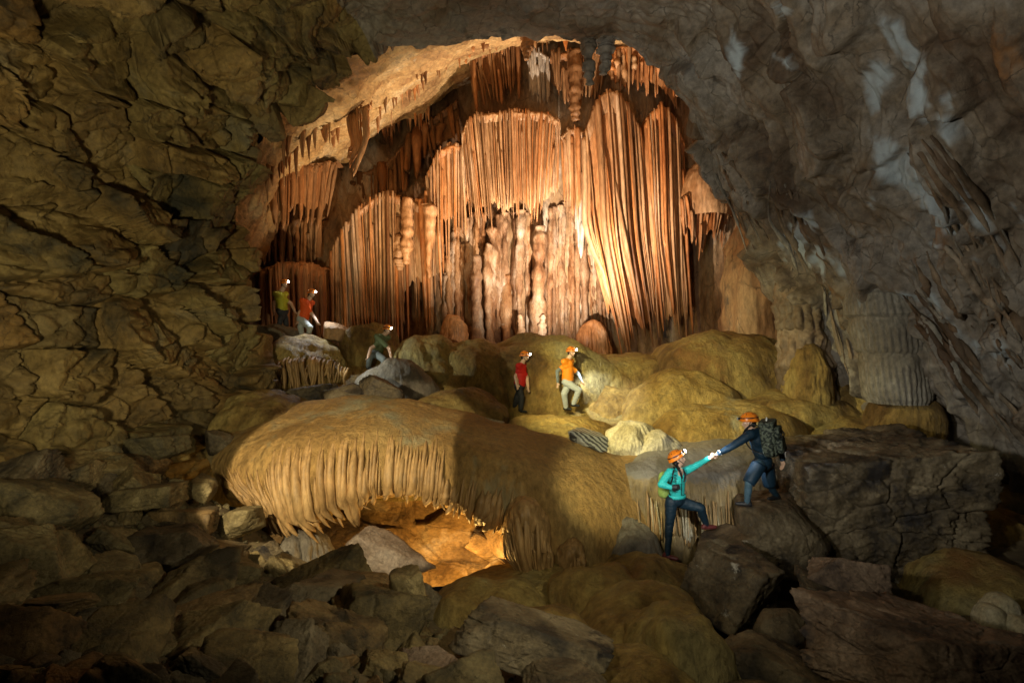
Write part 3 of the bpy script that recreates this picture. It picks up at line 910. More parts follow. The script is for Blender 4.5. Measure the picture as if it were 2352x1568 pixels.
curtain('shadowed curtain in the recess left of the central shelf',
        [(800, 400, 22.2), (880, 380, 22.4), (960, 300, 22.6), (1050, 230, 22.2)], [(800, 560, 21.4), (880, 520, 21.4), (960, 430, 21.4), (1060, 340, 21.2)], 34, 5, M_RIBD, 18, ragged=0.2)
curtain('twisted hanging drapery with a pointed tip at the left of the chamber',
        [(800, 262, 17.2), (822, 250, 17.0), (848, 240, 16.9)], [(800, 395, 17.2), (806, 402, 17.0), (812, 398, 16.9)], 9, 4.2, M_RIB, 19, ragged=0.12, cap=0.4,
        mid=[(806, 330, 17.2), (825, 335, 16.9), (846, 310, 16.9)], split=0, back=False)
# the jellyfish hood beside the right edge
curtain('jellyfish shaped tan hood with a ribbed skirt beside the right wall',
        [(1556, 465, 19.6), (1572, 456, 19.0), (1612, 450, 18.9), (1652, 458, 19.0), (1672, 470, 19.6)],
        [(1566, 535, 19.7), (1582, 572, 19.2), (1608, 588, 19.05), (1642, 575, 19.2), (1668, 555, 19.7)], 32, 2.0, M_RIB, 20, cap=0, ragged=0.15, hook=0.05, name='stone_jellyfish', flat=2)


def dome(center_d, x0, x1, ytop, ybase, depth, mat, seed, name, label=None, cat=None, group=None, parent=None, p=2.3, lobes=0.10, flute=0.0, nl=110, nr=48, lean=(0, 0), fine=0.012, full=False, flutef=9.0, warpk=0.22):
    """rounded flowstone body given by the outline it has in the photograph, its distance and its depth in metres"""
    d = float(far(center_d))
    top, base = P((x0 + x1) / 2, ytop, center_d), P((x0 + x1) / 2, ybase, center_d)
    a, b, c = (x1 - x0) / 2 / F * d, depth / 2, top[2] - base[2]
    th = np.linspace(0, 2 * np.pi, nl, endpoint=False)
    ph = np.linspace(0.0, np.pi * (0.99 if full else 0.56), nr)
    PH, TH = np.meshgrid(ph, th, indexing='ij')
    dr = np.stack([np.sin(PH) * np.cos(TH), np.sin(PH) * np.sin(TH), np.cos(PH)], -1)
    r = ((np.abs(dr[..., 0]) ** p + np.abs(dr[..., 1]) ** p + np.abs(dr[..., 2]) ** p) ** (-1 / p))
    k = dr * r[..., None]
    if full:
        L = k * np.array([a, b, c / 2])
        o = (top + base) / 2
    else:
        L = k * np.array([a, b, c])
        o = base.copy()
    L = L + o
    wl0 = min(a, 1.4)
    wq = L * (0.75 / max(0.35, wl0)) + seed * 3.3
    if not full:
        L = L + warpk * wl0 * np.stack([fbm(wq, 2), fbm(wq + 31, 2), 0.6 * fbm(wq + 67, 2)], -1)
    nn = (k / np.array([a, b, c]))
    nn /= np.linalg.norm(nn, axis=-1, keepdims=True)
    so = seed * 7.7
    side = np.sin(np.clip(PH, 0, np.pi / 2)) ** 2
    dsp = lobes * min(a, c, 1.2) * 1.4 * fbm(L * (0.9 / max(0.4, min(a, 1.5))) + so, 3) + fine * fbm(L * np.array([6, 6, 3]) + so, 3) + fine * 0.5 * ridged(L * np.array([3, 3, 2]) + so, 3)
    if flute:
        w = TH * 1.0 + 0.15 * fbm(L * 1.3 + so, 2)
        fl = ridged(np.stack([np.cos(w) * flutef * 0.5, np.sin(w) * flutef * 0.5, L[..., 2] * 0.25 + so], -1), 3)
        dsp = dsp + flute * side * fl
    L = L + nn * dsp[..., None]
    L[..., 0] += lean[0] * (L[..., 2] - o[2])
    L[..., 1] += lean[1] * (L[..., 2] - o[2])
    q = sheet(name, L, mat, wrap=True)
    if parent is not None:
        at_base(parent, q)
    if label:
        tag(q, label, cat, group)
    return q


jf = bpy.data.objects['stone_jellyfish']
dome(19.7, 1556, 1672, 378, 482, 2.1, M_RIB, 41, 'hood', parent=jf, flute=0.05, flutef=26, warpk=0.05)

# single pendants and pillars on the curtain wall
def pendant(label, pts, rpx, mat, seed, name='stalactite', cat='stalactite', wob=0.14, group=None, n=14, rings=34, tip=True):
    d = pts[0][2]
    rad = np.asarray(rpx) * float(far(d)) / F
    o = tube(name, [P(*p) for p in pts], rad, mat, n=20, rings=50, flat=1.1, wob=wob, seed=seed, tip=tip, lump=0.09)
    return tag(o, label, cat, group)


pendant('fat orange stalactite hanging in front of the left pillars', [(935, 455, 19.4), (936, 520, 19.3), (934, 575, 19.3), (934, 608, 19.3)], (9, 13, 13, 9, 4), M_RIB, 1)
pendant('shorter stub stalactite left of the fat orange one', [(916, 540, 19.5), (916, 590, 19.4), (917, 622, 19.4)], (8, 11, 10, 6), M_RIB, 2)
pendant('long tapering grey stalactite with a hooked root in the left pillars', [(975, 470, 19.6), (988, 480, 19.4), (986, 560, 19.4), (985, 640, 19.4)], (8, 14, 11, 7, 3), M_RIB, 3)
pendant('thick ringed stalactite at the top hanging to the shelf', [(1322, 120, 20.0), (1322, 190, 19.8), (1321, 250, 19.8), (1322, 280, 19.8)], (13, 14, 12, 10, 6), M_RIBD, 4)
pendant('pale stalagmite pillar standing in the rough centre wall', [(1096, 812, 20.0), (1096, 740, 20.0), (1094, 660, 20.0), (1096, 585, 20.0)], (15, 14, 12, 13, 9), M_RIBR, 5, 'stalagmite', 'stalagmite')
pendant('slim pale pillar right of the pale stalagmite', [(1122, 560, 20.3), (1120, 640, 20.1), (1124, 730, 20.1), (1126, 812, 20.1)], (6, 9, 8, 8), M_RIBR, 6, 'drip_pillar', 'pillar', tip=False)
pendant('broad knobbly pillar in the middle of the rough wall', [(1240, 520, 20.1), (1238, 600, 20.0), (1236, 700, 20.0), (1236, 815, 20.0)], (12, 16, 19, 18), M_RIBR, 7, 'drip_pillar', 'pillar', wob=0.2, tip=False)
pendant('thin stalagmite at the foot of the rough wall', [(1245, 815, 19.6), (1246, 760, 19.6), (1247, 722, 19.6)], (9, 8, 5), M_RIB, 8, 'stalagmite', 'stalagmite')
pendant('little stalagmite left of the thin one', [(1196, 800, 19.6), (1198, 760, 19.6), (1194, 722, 19.6)], (7, 8, 4), M_RIB, 9, 'stalagmite', 'stalagmite')
pendant('dark fluted stalactite under the top of the arch', [(1212, 85, 16.0), (1212, 110, 15.9), (1208, 138, 15.9)], (14, 11, 4), M_RIBD, 10)
pendant('dim greenish stalactite hanging from the middle of the arch', [(1352, 92, 14.3), (1350, 140, 14.2), (1356, 196, 14.2)], (14, 12, 5), M_RIGHT, 11, wob=0.25)
pendant('knobbly dim stalactite next to the greenish one', [(1390, 96, 14.4), (1392, 130, 14.3), (1386, 172, 14.3)], (15, 13, 6), M_RIGHT, 12, wob=0.3)
dome(18.9, 1012, 1072, 722, 800, 1.0, M_RIB, 51, 'drip_boss', 'bright cream drip knob at the foot of the wall behind the ridge', 'stalagmite', flute=0.12, flutef=18)
dome(19.4, 1325, 1400, 735, 815, 0.8, M_RIB, 52, 'drip_boss', 'crowned white drip knob below the giant bell', 'stalagmite', flute=0.14, flutef=16)
# fringes of small stalactites under the sloping ceiling
cpx, cpy = proj(CEILC)


def on_ceiling(x, y):
    k = np.argmin((cpx - x) ** 2 + (cpy - y) ** 2)
    return CEILC.reshape(-1, 3)[k]


fr = tag(empty('ceiling_drip_fringe', on_ceiling(850, 200)), 'scattered small stalactites along the orange chamber ceiling', 'drip fringe')
rr = np.random.default_rng(77)
for (x0, y0, x1, y1, k, L) in ((690, 238, 760, 215, 6, 0.45), (730, 300, 900, 262, 20, 0.5), (640, 330, 720, 300, 8, 0.6), (840, 250, 980, 190, 18, 0.4), (960, 175, 1090, 120, 14, 0.35),
                               (880, 300, 1000, 250, 26, 0.75), (1100, 110, 1180, 98, 8, 0.4), (610, 400, 680, 350, 8, 0.7), (1210, 96, 1320, 96, 10, 0.5)):
    for t in rr.random(k):
        p = on_ceiling(x0 + (x1 - x0) * t + rr.normal() * 4, y0 + (y1 - y0) * t + rr.normal() * 6)
        ln = L * rr.uniform(0.4, 1.3)
        r = 0.05 * rr.uniform(0.6, 1.6)
        tube('stalactite', [p + np.array([0, 0, 0.12]), p + np.array([0, 0, -ln * 0.4]), p + np.array([0.02, 0, -ln])], (r * 1.2, r * 0.8, r * 0.2), M_RIB if t > 0.5 else M_RIBD, n=7, rings=9, parent=fr, wob=0.15, seed=int(t * 1e6))

# ------------------------------------------------------------------ the big flowstone hood over the lit hollow
net = np.array([
    [(470, 1030, 11.8), (474, 1015, 11.2), (478, 1045, 10.7), (492, 1085, 10.3), (520, 1128, 10.2), (540, 1150, 10.5)],
    [(545, 985, 12.2), (545, 970, 11.6), (528, 1030, 10.4), (545, 1095, 10.0), (590, 1150, 9.9), (600, 1165, 10.3)],
    [(650, 960, 12.6), (650, 940, 11.8), (610, 1020, 10.2), (605, 1110, 9.7), (640, 1185, 9.7), (655, 1195, 10.2)],
    [(760, 945, 12.8), (760, 922, 11.9), (720, 1000, 10.1), (705, 1090, 9.6), (715, 1175, 9.6), (725, 1185, 10.2)],
    [(860, 938, 12.9), (860, 915, 12.0), (835, 985, 10.2), (825, 1070, 9.7), (825, 1138, 9.7), (830, 1146, 10.4)],
    [(950, 945, 12.9), (950, 922, 12.0), (940, 985, 10.3), (930, 1065, 9.8), (925, 1128, 9.8), (925, 1134, 10.6)],
    [(1040, 965, 12.8), (1040, 942, 11.9), (1030, 1000, 10.4), (1020, 1075, 9.9), (1015, 1140, 9.9), (1015, 1146, 10.6)],
    [(1120, 985, 12.6), (1120, 965, 11.7), (1115, 1030, 10.3), (1105, 1110, 9.8), (1095, 1180, 9.8), (1095, 1190, 10.6)],
    [(1190, 1000, 12.4), (1190, 980, 11.5), (1195, 1050, 10.2), (1190, 1130, 9.7), (1172, 1222, 9.7), (1170, 1240, 10.5)],
    [(1260, 1015, 12.3), (1258, 998, 11.4), (1280, 1080, 10.2), (1290, 1190, 9.6), (1285, 1330, 9.4), (1280, 1400, 9.6)],
    [(1340, 1040, 12.2), (1335, 1022, 11.3), (1365, 1105, 10.3), (1385, 1215, 9.7), (1390, 1330, 9.5), (1390, 1400, 9.6)],
    [(1430, 1060, 12.1), (1425, 1048, 11.2), (1440, 1120, 10.6), (1450, 1215, 10.1), (1455, 1330, 9.9), (1455, 1400, 9.9)],
    [(1530, 1055, 12.1), (1525, 1045, 11.4), (1525, 1110, 10.9), (1525, 1215, 10.6), (1525, 1330, 10.5), (1525, 1400, 10.5)]])
Hd = np.swapaxes(np.stack([PN(r) for r in net]), 0, 1)
Hd = cr(Hd, 170)
Hd = np.swapaxes(cr(np.swapaxes(Hd, 0, 1), 540), 0, 1)      # rows from crest to hem, columns left to right
nh = normals(Hd, (0, 4, 3))
uu = np.linspace(0, 12, 540)[None]
vv = np.linspace(0, 5, 170)[:, None]
wf = sstep(1.6, 3.6, vv) * (1 - 0.85 * sstep(6.2, 8.0, uu))
fl = ridged(np.stack([Hd[..., 0] * 3.4 + 0.4 * fbm(Hd * 0.8, 2), Hd[..., 2] * 0.22, Hd[..., 1] * 0.2], -1), 3)
dsp = 0.10 * fbm(Hd * 0.8, 3) + 0.085 * wf * fl + 0.014 * fbm(Hd * np.array([9, 9, 5]), 3) + 0.05 * (1 - wf) * ridged(np.stack([Hd[..., 0] * 0.8 + Hd[..., 2] * 0.3, Hd[..., 1] * .6, Hd[..., 2] * 0.12], -1), 3)
HOOD = Hd + nh * dsp[..., None]
hood = tag(empty('flowstone_hood', P(1000, 1330, 9.6)), 'great tan flowstone hood with a ribbed hem over the lit hollow', 'flowstone')
at_base(hood, sheet('hood_shell', HOOD, M_HOOD))
rr = np.random.default_rng(5)
ribs = 108
for i in range(ribs):
    u = (i + 0.5 + rr.uniform(-0.4, 0.4)) / ribs * (8.4 - 0.5) + 0.5
    ci = int(u / 12 * 539)
    v0 = rr.uniform(3.0, 3.6) if u > 6 else rr.uniform(1.9, 3.2) if u > 2.2 else rr.uniform(2.6, 3.4)
    pts = [HOOD[int(v / 5 * 169), ci] for v in np.linspace(v0, 4.05, 5)]
    off = np.array([0, -0.02, 0])
    last = pts[-1]
    dx = rr.normal() * 0.03 + (0.10 if u < 4 else -0.02)
    drop = rr.uniform(0.05, 0.30) * (1.6 if u < 4 else 0.8)
    pts = [p + off for p in pts] + [last + np.array([dx, 0.02, -drop * 0.6]), last + np.array([dx * 1.8, 0.10, -drop])]
    r = float(np.clip(np.exp(rr.normal() * 0.45) * 0.034, 0.015, 0.075))
    tube('rib', pts, (r * 0.2, r * 0.9, r * rr.uniform(0.9, 1.2), r * rr.uniform(1.1, 1.7), r, r * 0.3), M_RIBG, n=8, rings=22, flat=1.5, parent=hood, wob=0.12, seed=i)
# bulb with pleated skirt at the right end of the hollow
curtain('swollen pleated bulb at the right end of the hood', [(1158, 1232, 9.35), (1172, 1190, 9.15), (1204, 1168, 9.0), (1240, 1190, 9.1), (1262, 1240, 9.25)],
        [(1190, 1322, 9.2), (1205, 1330, 9.1), (1222, 1330, 9.05), (1245, 1328, 9.1), (1268, 1318, 9.2)], 26, 4.0, M_RIBG, 30, bundle=0.15, cap=0.5, ragged=0.05, name='flowstone_bulb',
        mid=[(1160, 1275, 9.3), (1182, 1270, 8.95), (1208, 1265, 8.85), (1240, 1268, 8.95), (1268, 1275, 9.2)], capdrop=0.2)
curtain('small pleated skirt beside the swollen bulb', [(1285, 1275, 9.3), (1305, 1262, 9.2), (1325, 1252, 9.25), (1338, 1265, 9.3)], [(1280, 1330, 9.25), (1300, 1330, 9.2), (1320, 1325, 9.2), (1340, 1315, 9.3)],
        12, 3.4, M_RIBG, 31, cap=0.2, ragged=0.08, name='flowstone_bulb')

# inside the hollow: sloping lit back slab, blocks
net = [[(560, 1150, 12.6), (560, 1230, 12.4), (560, 1330, 12), (560, 1380, 11.6)],
       [(780, 1140, 12.4), (800, 1200, 12.2), (820, 1290, 11.9), (840, 1370, 11.5)],
       [(950, 1130, 12.2), (960, 1180, 12.3), (990, 1260, 12.2), (1010, 1345, 12.0)],
       [(1080, 1130, 11.8), (1090, 1180, 12.0), (1090, 1250, 12.2), (1090, 1345, 12.1)],
       [(1180, 1150, 11.0), (1190, 1210, 11.2), (1190, 1270, 11.3), (1180, 1345, 11.2)],
       [(1260, 1170, 10.6), (1270, 1230, 10.6), (1270, 1290, 10.6), (1270, 1350, 10.6)]]
Hb = loft(net, 240, 130)
nhb = normals(Hb, (0, 4, 3))
eb, ib, obx, oby = voronoi(np.stack([Hb[..., 0] * 0.9 + Hb[..., 2] * 0.5, Hb[..., 2] * 1.5], -1) + 0.3 * fbm(Hb, 2)[..., None], 71)
Hb = Hb + nhb * ((idrand(ib, 1) - 0.5) * 0.35 + obx * (idrand(ib, 2) - 0.5) * 0.4 - 0.06 * (1 - sstep(0, 0.1, eb)) + 0.12 * fbm(Hb * 1.3, 4))[..., None]
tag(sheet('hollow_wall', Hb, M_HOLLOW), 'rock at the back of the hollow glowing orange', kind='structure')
dome(9.9, 640, 752, 1214, 1300, 1.0, M_GREYF, 61, 'drip_boss', 'small pleated pale knob under the left hem of the hood', 'flowstone', flute=0.10, flutef=14)
dome(9.55, 640, 700, 1232, 1310, 0.7, M_GREYF, 62, 'drip_boss', 'lower pale knob in front of the pleated one', 'flowstone', flute=0.05)

# ------------------------------------------------------------------ ledge with drip ribs behind the climbers
net = [[(1432, 1062, 11.6), (1436, 1066, 11.0), (1438, 1085, 10.6), (1448, 1130, 10.45), (1462, 1240, 10.4), (1470, 1300, 10.4)],
       [(1500, 1030, 12.0), (1490, 1042, 11.2), (1500, 1078, 10.6), (1502, 1120, 10.35), (1506, 1240, 10.2), (1506, 1300, 10.2)],
       [(1590, 1010, 12.4), (1585, 1030, 11.4), (1585, 1066, 10.9), (1585, 1112, 10.45), (1585, 1240, 10.25), (1585, 1300, 10.2)],
       [(1690, 1005, 12.5), (1690, 1030, 11.4), (1690, 1064, 10.9), (1690, 1112, 10.45), (1690, 1240, 10.25), (1690, 1300, 10.2)],
       [(1790, 1000, 12.6), (1790, 1020, 11.6), (1790, 1058, 11.0), (1790, 1112, 10.5), (1790, 1240, 10.3), (1790, 1300, 10.2)],
       [(1900, 990, 12.8), (1900, 1005, 11.8), (1900, 1050, 11), (1900, 1100, 10.7), (1900, 1240, 10.6), (1900, 1300, 10.6)]]
Lg = np.swapaxes(loft(net, 320, 150), 0, 1)
nlg = normals(Lg, (0, 4, 6))
wv = sstep(2.3, 3.2, np.linspace(0, 5, 150)[:, None])
Lg = Lg + nlg * (0.08 * fbm(Lg * 1.1, 4) + 0.05 * wv * ridged(Lg * np.array([5, 2, 0.5]), 3) + 0.012 * fbm(Lg * 9, 2))[..., None]
ledge = tag(empty('drip_ledge', P(1620, 1290, 10.2)), 'grey topped ledge with a fringe of thin drip ribs behind the climbers', 'flowstone')
gt = sstep(0.35, 0.75, normals(Lg, (0, 4, 30))[..., 2] + 0.25 * fbm(Lg * 2, 3))
at_base(ledge, sheet('ledge_shell', Lg, M_LEDGE, attr={'greytop': gt}))
rr = np.random.default_rng(15)
for i in range(58):
    u = rr.uniform(1.0, 3.9) if i > 8 else rr.uniform(0.3, 1)
    x = np.interp(u, range(6), [1448, 1504, 1585, 1690, 1790, 1900]) + rr.normal() * 2
    y0 = rr.uniform(1125, 1175)
    y1 = rr.uniform(1225, 1262)
    dx = rr.normal() * 4 + 7
    r = rr.uniform(0.010, 0.026)
    tube('drip_rib', [P(x, y0, 10.2), P(x + dx * 0.4, y0 + 30, 10.12), P(x + dx * 0.7, (y0 + y1) / 2 + 10, 10.08), P(x + dx, y1, 10.05)], (r * 0.4, r, r * 0.8, r * 1.1, r * 1.5), M_RIBG if i % 3 else M_WHITE,
         n=7, rings=14, parent=ledge, wob=0.12, seed=i)

# ------------------------------------------------------------------ flowstone mounds
MND = [  # d, x0, x1, ytop, ybase, depth, label, material, flute
    (15.4, 608, 812, 778, 930, 3.0, 'broad brown dome with a drip fringe below the two walkers', M_MOUND, 0.06),
    (16.2, 560, 720, 752, 830, 1.6, 'pale shoulder of flowstone beneath the walkers boots', M_GREYF, 0.02),
    (15.6, 895, 1060, 772, 900, 2.6, 'mustard coloured mound right of the crouching caver', M_MOUND, 0.05),
    (15.8, 985, 1180, 785, 960, 2.8, 'large domed mound left of the caver in red', M_MOUND, 0.05),
    (16.4, 1040, 1420, 772, 930, 3.2, 'long dark hump of the ridge behind the caver in red', M_MOUND, 0.03),
    (14.0, 810, 1000, 842, 940, 1.4, 'low pale topped ledge beside the crouching caver', M_GREYF, 0.02),
    (13.2, 920, 1170, 897, 990, 1.8, 'long low ledge with a pale rim below the large domed mound', M_MOUND, 0.03),
    (16.6, 1110, 1300, 838, 990, 2.2, 'brown mound directly behind the caver in red', M_MOUND, 0.04),
    (16.0, 1210, 1350, 892, 990, 2.0, 'golden mound between the two upper cavers', M_GOLD, 0.03),
    (15.6, 1310, 1480, 885, 1010, 2.4, 'bright golden mound at the feet of the caver in orange', M_GOLD, 0.04),
    (16.6, 1310, 1640, 808, 960, 3.2, 'wide olive slope right of the caver in orange', M_MOUND, 0.03),
    (16.2, 1470, 1840, 752, 930, 3.4, 'tall olive shoulder below the red brown pillar', M_MOUND, 0.03),
    (14.8, 1420, 1720, 858, 1010, 2.8, 'broad golden swell in the middle of the right slope', M_GOLD, 0.03),
    (14.0, 1650, 1990, 905, 1020, 2.6, 'long smooth swell running toward the fluted column', M_MOUND, 0.02),
    (13.2, 1490, 1850, 925, 1050, 2.4, 'smooth olive swell behind the climbers', M_GOLD, 0.02),
    (14.6, 1800, 2080, 868, 1000, 2.6, 'dim brown swell at the foot of the rough column', M_MOUND, 0.02),
    (13.0, 1150, 1425, 950, 1040, 1.7, 'golden plate like ledge under the two upper cavers', M_GOLD, 0.03),
    (12.4, 1180, 1390, 975, 1050, 1.3, 'shadowed lip below the golden plate ledge', M_MOUND, 0.03),
    (12.2, 520, 720, 885, 1010, 2.2, 'brown mound behind the left end of the hood', M_MOUND, 0.03),
    (8.9, 970, 1400, 1326, 1420, 2.2, 'wide low mound in front of the hollow', M_MOUND, 0.03),
    (8.3, 985, 1260, 1350, 1450, 1.6, 'small brown mound at the left of the front mounds', M_MOUND, 0.03),
    (9.2, 1200, 1420, 1308, 1440, 1.6, 'mound just below the swollen bulb', M_MOUND, 0.03),
    (9.0, 1345, 1650, 1274, 1420, 1.9, 'mound leading up to the climbing woman', M_MOUND, 0.03),
    (8.3, 1250, 1520, 1312, 1450, 1.9, 'rounded mound in the middle of the front mounds', M_MOUND, 0.04),
    (9.9, 1400, 1520, 1190, 1330, 1.2, 'grey green dome at the foot of the hood behind the woman', M_GREYF, 0.03),
    (7.3, 1340, 1640, 1365, 1520, 1.9, 'smooth brown mound below the dark boulder', M_MOUND, 0.03),
    (6.6, 1040, 1400, 1410, 1600, 1.6, 'long dim mound in the middle foreground', M_MOUND, 0.04),
    (6.4, 1420, 1700, 1400, 1620, 1.6, 'steep dim mound with flow lines in the foreground', M_MOUND, 0.06),
    (5.6, 1250, 1620, 1500, 1700, 1.6, 'dim swell at the bottom edge of the foreground', M_MOUND, 0.04),
    (10.4, 2120, 2420, 1170, 1330, 2.4, 'dim golden swell beside the table rock', M_GOLD, 0.04),
    (8.6, 2060, 2420, 1290, 1430, 2.2, 'dark brown swell at the right edge', M_MOUND, 0.03),
    (11.5, 2140, 2500, 1060, 1230, 2.6, 'reddish brown ground swell behind the table rock', M_MOUND, 0.02),
]
for i, (d, x0, x1, yt, yb, dp, lab, mt, flu) in enumerate(MND):
    dome(d, x0, x1, yt, yb, dp, mt, 100 + i, 'flowstone_mound', lab, 'flowstone mound', 'flowstone mounds', flute=flu * 1.2, lobes=0.22, flutef=7 + 26 * _hash(np.array(i), np.array(3), 5), fine=0.03, nl=116, nr=50)
# drip fringe on the dome under the walkers
curtain('fan of thin drip ribs on the brown dome below the walkers', [(628, 830, 14.1), (680, 822, 13.9), (740, 825, 13.9), (800, 850, 14.1)], [(640, 905, 14.0), (690, 925, 13.8), (740, 915, 13.8), (795, 900, 14.0)],
        34, 2.4, M_RIBG, 33, bundle=0.6, cap=0, ragged=0.25, back=False, name='drip_fan', hook=0.1)

# ------------------------------------------------------------------ columns on the right
def column(label, axis, rad, mat, seed, tiers=3, flutes=34, fl_amp=0.05, name='fluted_column', tierlip=0.10, lump=0.06):
    """a standing column: each tier of flutes is a part that swells out over the one below"""
    ax = np.array([P(*p) for p in axis])
    root = tag(empty(name, ax[-1]), label, 'column')
    for t in range(tiers):
        v = np.linspace(t / tiers, (t + 1) / tiers + (0.05 if t < tiers - 1 else 0), 50)
        C = cr(ax, ts=np.clip(v, 0, 1) * (len(ax) - 1))
        w = (v - v[0]) / (v[-1] - v[0])
        R = np.interp(v, np.linspace(0, 1, len(rad)), rad)
        th = np.linspace(0, 2 * np.pi, 180, endpoint=False)
        TH, W = np.meshgrid(th, w, indexing='xy')
        prof = 1 + tierlip * np.sin(np.clip(W * 1.25, 0, 1) * np.pi * 0.5) - 0.12 * sstep(0.88, 1.0, W) - (0.5 * (1 - sstep(0, 0.12, W)) if t == 0 else 0.10 * (1 - sstep(0, 0.10, W)))
        L = np.stack([C[:, None, 0] + R[:, None] * prof * np.cos(TH), C[:, None, 1] + R[:, None] * prof * np.sin(TH), np.repeat(C[:, None, 2], 180, 1)], -1)
        ph = TH * flutes + 2.2 * fbm(L * np.array([1.2, 1.2, 0.5]) + seed, 3)
        fl_ = (np.abs(np.sin(ph / 2)) ** 0.7 - 0.6) * sstep(0.12, 0.5, W + 0.25 * fbm(L * np.array([3, 3, 0.4]) + seed, 2))
        dd = fl_amp * fl_ + lump * fbm(L * 2.2 + seed, 4) + 0.03 * ridged(L * np.array([2, 2, 5]) + seed, 2) * (1 - sstep(0.2, 0.5, W))
        out = np.stack([np.cos(TH), np.sin(TH), TH * 0], -1)
        L = L + out * dd[..., None]
        L[..., 2] += 0.10 * fbm(np.stack([np.cos(TH) * 1.5, np.sin(TH) * 1.5, TH * 0 + t + seed], -1), 2) * (1 - W)
        at_base(root, sheet('tier', L, mat, wrap=True))
    return root


column('pale leaning column with three tiers of flutes against the right wall', [(2020, 645, 12.4), (2030, 720, 12.3), (2045, 800, 12.2), (2062, 925, 12.1)], (0.58, 0.66, 0.60, 0.56), M_GREYF, 3)
column('rough shadowed column between the pillar and the fluted column', [(1832, 600, 14.6), (1836, 700, 14.4), (1845, 800, 14.2), (1850, 930, 14.1)], (0.45, 0.55, 0.52, 0.62), M_RIGHT2, 4, tiers=4, flutes=16, fl_amp=0.07, name='rough_column', lump=0.16)
dome(12.3, 2010, 2150, 893, 1010, 1.6, M_MOUND, 84, 'flowstone_mound', 'rippled brown foot under the pale fluted column', 'flowstone mound', flute=0.05, flutef=22)
dome(13.8, 1812, 1900, 790, 940, 1.1, M_MOUND, 86, 'stalagmite', 'brown stalagmite boss in front of the rough column', 'stalagmite', flute=0.08, lobes=0.2)
dome(17.0, 1670, 1815, 500, 830, 2.0, M_BACK, 87, 'red_brown_pillar', 'smooth red brown pillar swelling beside the jellyfish hood', 'pillar', flute=0.12, lobes=0.22, p=3.2, flutef=7)
dome(16.3, 1560, 1622, 791, 860, 0.8, M_MOUND, 88, 'stalagmite', 'stubby brown stalagmite alone on the right slope', 'stalagmite', lobes=0.1, p=3, lean=(-0.12, 0))
dome(11.9, 1400, 1500, 967, 1040, 0.9, M_WHITE, 89, 'calcite_boss', 'creamy white calcite boss at the crest above the woman', 'calcite boss', flute=0.10, flutef=18, lobes=0.2)
dome(11.7, 1450, 1560, 995, 1050, 0.8, M_WHITE, 90, 'calcite_boss', 'low creamy tail of calcite beside the white boss', 'calcite boss', flute=0.06, flutef=18, lobes=0.2)
wst = tag(empty('white_stalagmite', P(2310, 1460, 7.0)), 'knobbly white stalagmite at the right edge of the foreground', 'stalagmite')
dome(7.0, 2268, 2330, 1362, 1440, 0.42, M_WHITE, 91, 'head', parent=wst, flute=0.03, lobes=0.15, p=3)
dome(6.9, 2248, 2300, 1390, 1440, 0.4, M_WHITE, 92, 'lobe', parent=wst, lobes=0.25)
dome(6.8, 2290, 2400, 1410, 1475, 0.6, M_WHITE, 93, 'lobe', parent=wst, flute=0.03, lobes=0.2)

# slanting draperies on the right wall, following its stone
rr = np.random.default_rng(31)
DRP = [((2085, 685), (2150, 760), (2230, 870), (2330, 1000), 12, 26, 'long slanting bands of drapery right of the fluted column'),
       ((2120, 330), (2180, 430), (2240, 530), (2300, 640), 9, 44, 'root like slanting ribs below the white calcite patch'),
       ((2130, 560), (2170, 640), (2210, 690), (2260, 740), 8, 60, 'short hanging ribs in the middle of the right wall'),
       ((1640, 330), (1672, 400), (1710, 480), (1745, 560), 6, 20, 'narrow slanting blades along the inner edge of the right wall'),
       ((1790, 430), (1815, 500), (1840, 560), (1862, 620), 7, 34, 'hanging blades above the rough column'),
       ((1900, 640), (1920, 720), (1940, 800), (1955, 870), 6, 30, 'dark ribs beside the fluted column'),
       ((2260, 640), (2290, 720), (2320, 790), (2360, 860), 7, 34, 'pale slanting ribs low on the right wall')]
for k, (a, b, c, e, n, sp, lab) in enumerate(DRP):
    root = tag(empty('wall_drapery', on_tunnel(*e)), lab, 'drapery', 'draperies on the right wall')
    for i in range(n):
        o = (i - (n - 1) / 2) * sp / n * 2 + rr.normal() * 3
        oo = rr.uniform(-30, 30)
        ctl = np.array([(x + o * (0.7 + 0.25 * q_) + rr.normal() * 7, y - o * 0.5 + oo * 0.5 + rr.normal() * 6) for q_, (x, y) in enumerate((a, b, c, e))])
        off_ = rr.uniform(-0.035, 0.015)
        pts = [on_tunnel(x, y, off_) for x, y in cr(ctl, 12)]
        r = rr.uniform(0.012, 0.045)
        tube('rib', pts, (r * 0.3, r, r * 1.2, r * 0.9, r * 0.2), M_RIGHT2 if i % 4 else M_GREYF, n=8, rings=30, parent=root, wob=0.3, seed=k * 50 + i, vertical=False, flat=1.8)

# ------------------------------------------------------------------ boulders and rubble
_ico = {}


def ico(n):
    if n not in _ico:
        bm = bmesh.new()
        bmesh.ops.create_icosphere(bm, subdivisions=n, radius=1.0)
        bm.verts.ensure_lookup_table()
        v = np.array([x.co[:] for x in bm.verts])
        f = np.array([[q.index for q in x.verts] for x in bm.faces], np.int32)
        bm.free()
        _ico[n] = (v / np.linalg.norm(v, axis=1, keepdims=True), f)
    return _ico[n]


